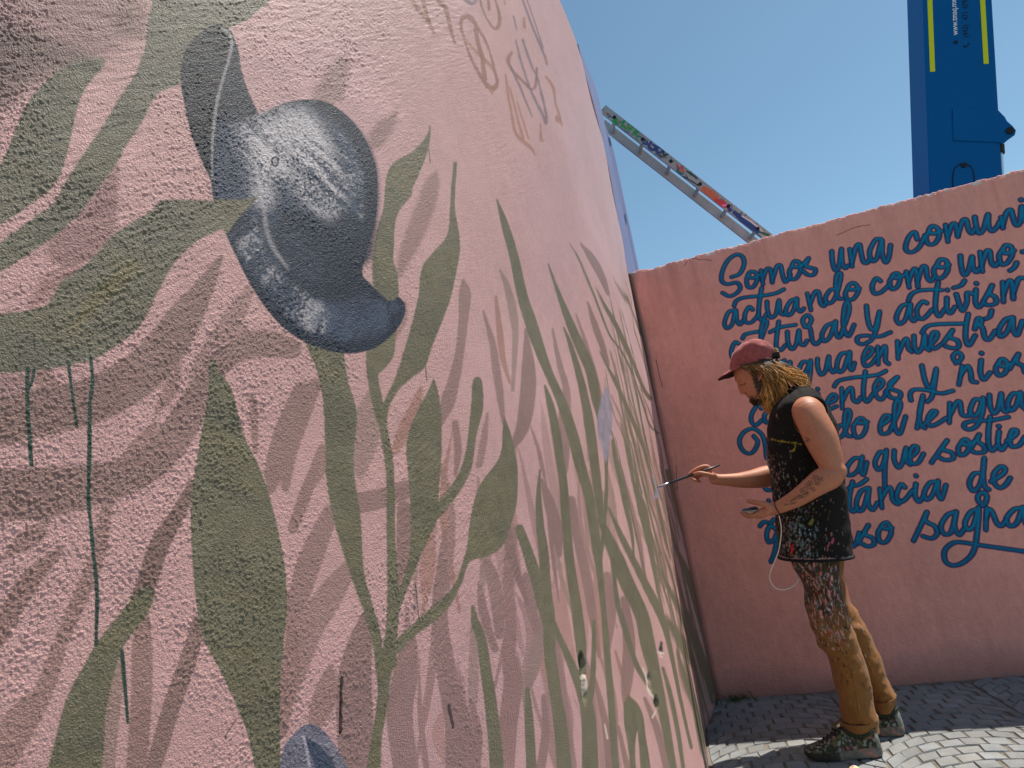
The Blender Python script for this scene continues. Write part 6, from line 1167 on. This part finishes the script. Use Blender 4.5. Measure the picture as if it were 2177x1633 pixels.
# cord hanging from his wrist, a thin band round it
m_cord = mat('white_cord', srgb(214, 200, 188), .5)
cp = smooth_line(np.array([B(u, v, l) for u, v, l in [(1656, 1096, .25), (1660, 1115, .25), (1661, 1130, .245), (1659, 1150, .24), (1655, 1172, .235), (1646, 1195, .23), (1638, 1215, .225), (1636, 1228, .22), (1640, 1240, .215), (1650, 1251, .205), (1665, 1254, .19), (1682, 1249, .17), (1694, 1240, .15), (1698, 1230, .14)]]), 8)
t = tag(MB().tube(cp, .0022, 8).build('cord', m_cord, loc=cp[0], smooth=True), 'thin white earphone cord looping down from the painter\'s wrist to his trousers', 'cord')
c = B(1655, 1079.5, .225); ax = U(B(1640, 1083, .215) - B(1672, 1071, .235)); e1 = U(np.cross(ax, PLf)); e2 = np.cross(ax, e1)
MB().tube([c + (e1 * math.cos(a) + e2 * math.sin(a)) * .0285 for a in np.linspace(0, 2 * math.pi, 30)], .0018, 6, cap=False).build('wristband', m_black, person, smooth=True)
# ---- what he holds
brush = thing('paintbrush', 'long thin paintbrush in the painter\'s raised right hand touching the wall', 'paintbrush', TIP)
LB = np.linalg.norm(BE - TIP); pb = lambda t: TIP + BDIR * (LB * t)
m_wood = mat('painted_handle', srgb(44, 46, 58), .4, noise=[(60, .3)], spec=.5); m_bris = mat('loaded_bristles', srgb(150, 154, 176), .6)
MB().tube([pb(t) for t in (.19, .26, .40, .60, .78, .80, 1.0)], [.0052, .0062, .0056, .0064, .0068, .0048, .0042], 12).build('handle', m_wood, brush, smooth=True)
MB().tube([pb(.085), pb(.10), pb(.19)], [.0048, .0050, .0054], 12).build('ferrule', m_steel, brush, smooth=True)
MB().tube([pb(.0), pb(.03), pb(.06), pb(.09)], [.0020, .0048, .0056, .0046], 10).build('bristles', m_bris, brush, smooth=True)
palette = thing('palette', 'small flat paint palette with dark blobs on the painter\'s left palm', 'palette', B(1595, 1086, .205))
pf = U(B(1575, 1087.8, .205) - B(1613, 1084.6, .205)); pn = U(np.cross(PLf, pf)); pn = pn if pn[2] > 0 else -pn; pc = (B(1575, 1087.6, .205) + B(1613, 1084.6, .205)) / 2; hl_ = np.linalg.norm(B(1575, 1087.6, .205) - B(1613, 1084.6, .205)) / 2
rr = [oval(pc - pn * .004, pf * hl_ * .93, PLf * .044, 28, 3), oval(pc - pn * .001, pf * hl_, PLf * .048, 28, 3), oval(pc + pn * .003, pf * hl_, PLf * .048, 28, 3), oval(pc + pn * .003, pf * hl_ * .9, PLf * .042, 28, 3), oval(pc + pn * .001, pf * hl_ * .86, PLf * .040, 28, 3)]
MB().loft(rr).build('tray', mat('stained_plastic', srgb(150, 138, 132), .5, noise=[(60, .3)]), palette, smooth=False)
for x, y, r0, c_ in [(.45, .4, .012, (62, 70, 96)), (-.1, .3, .015, (40, 44, 58)), (-.5, -.1, .017, (36, 38, 46)), (.1, -.5, .012, (130, 134, 156))]:
    g = MB(); ball(g, pc + pn * .005 + pf * hl_ * x + PLf * .04 * y, pf * r0, PLf * r0, pn * r0 * .7); g.build('paint_blob', mat('wet_paint', srgb(*c_), .25, spec=.6), palette, smooth=True)
# ---- paint bottle standing on the paving at the very bottom
bc = at_z(1818, 1640, .11); bc = bc * [1, 1, 0] + [0, 0, .009]
bottle = thing('paint_bottle', 'small white paint bottle with green and orange drips on its domed cap', 'bottle', bc)
def turned(prof, c, n=24): return [np.array([c + np.array([r * math.cos(a), r * math.sin(a), z]) for a in np.linspace(0, 2 * math.pi, n, endpoint=False)]) for r, z in prof]
MB().loft(turned([(.024, 0), (.027, .004), (.027, .070), (.024, .080), (.017, .086)], bc)).build('bottle_body', mat('white_plastic', srgb(220, 218, 210), .4), bottle, smooth=True)
cp_ = MB().loft(turned(smooth_line(np.array([(.0185, .086), (.0195, .088), (.0195, .100), (.017, .110), (.010, .116), (.002, .118)]), 4), bc)); cpo = cp_.build('bottle_cap', mat('dripped_cap', attr='paint', rough=.4), bottle, smooth=True)
vv = np.concatenate(cp_.V); n_ = vnoise(vv[:, 0] * 90, vv[:, 1] * 90 + vv[:, 2] * 60, 3); col = np.tile(np.array(srgb(226, 224, 216)), (len(vv), 1)); col = np.where((n_ > .15)[:, None], np.array(srgb(150, 176, 44)), col); col = np.where((n_ < -.35)[:, None], np.array(srgb(206, 116, 60)), col); set_paint(cpo, col)
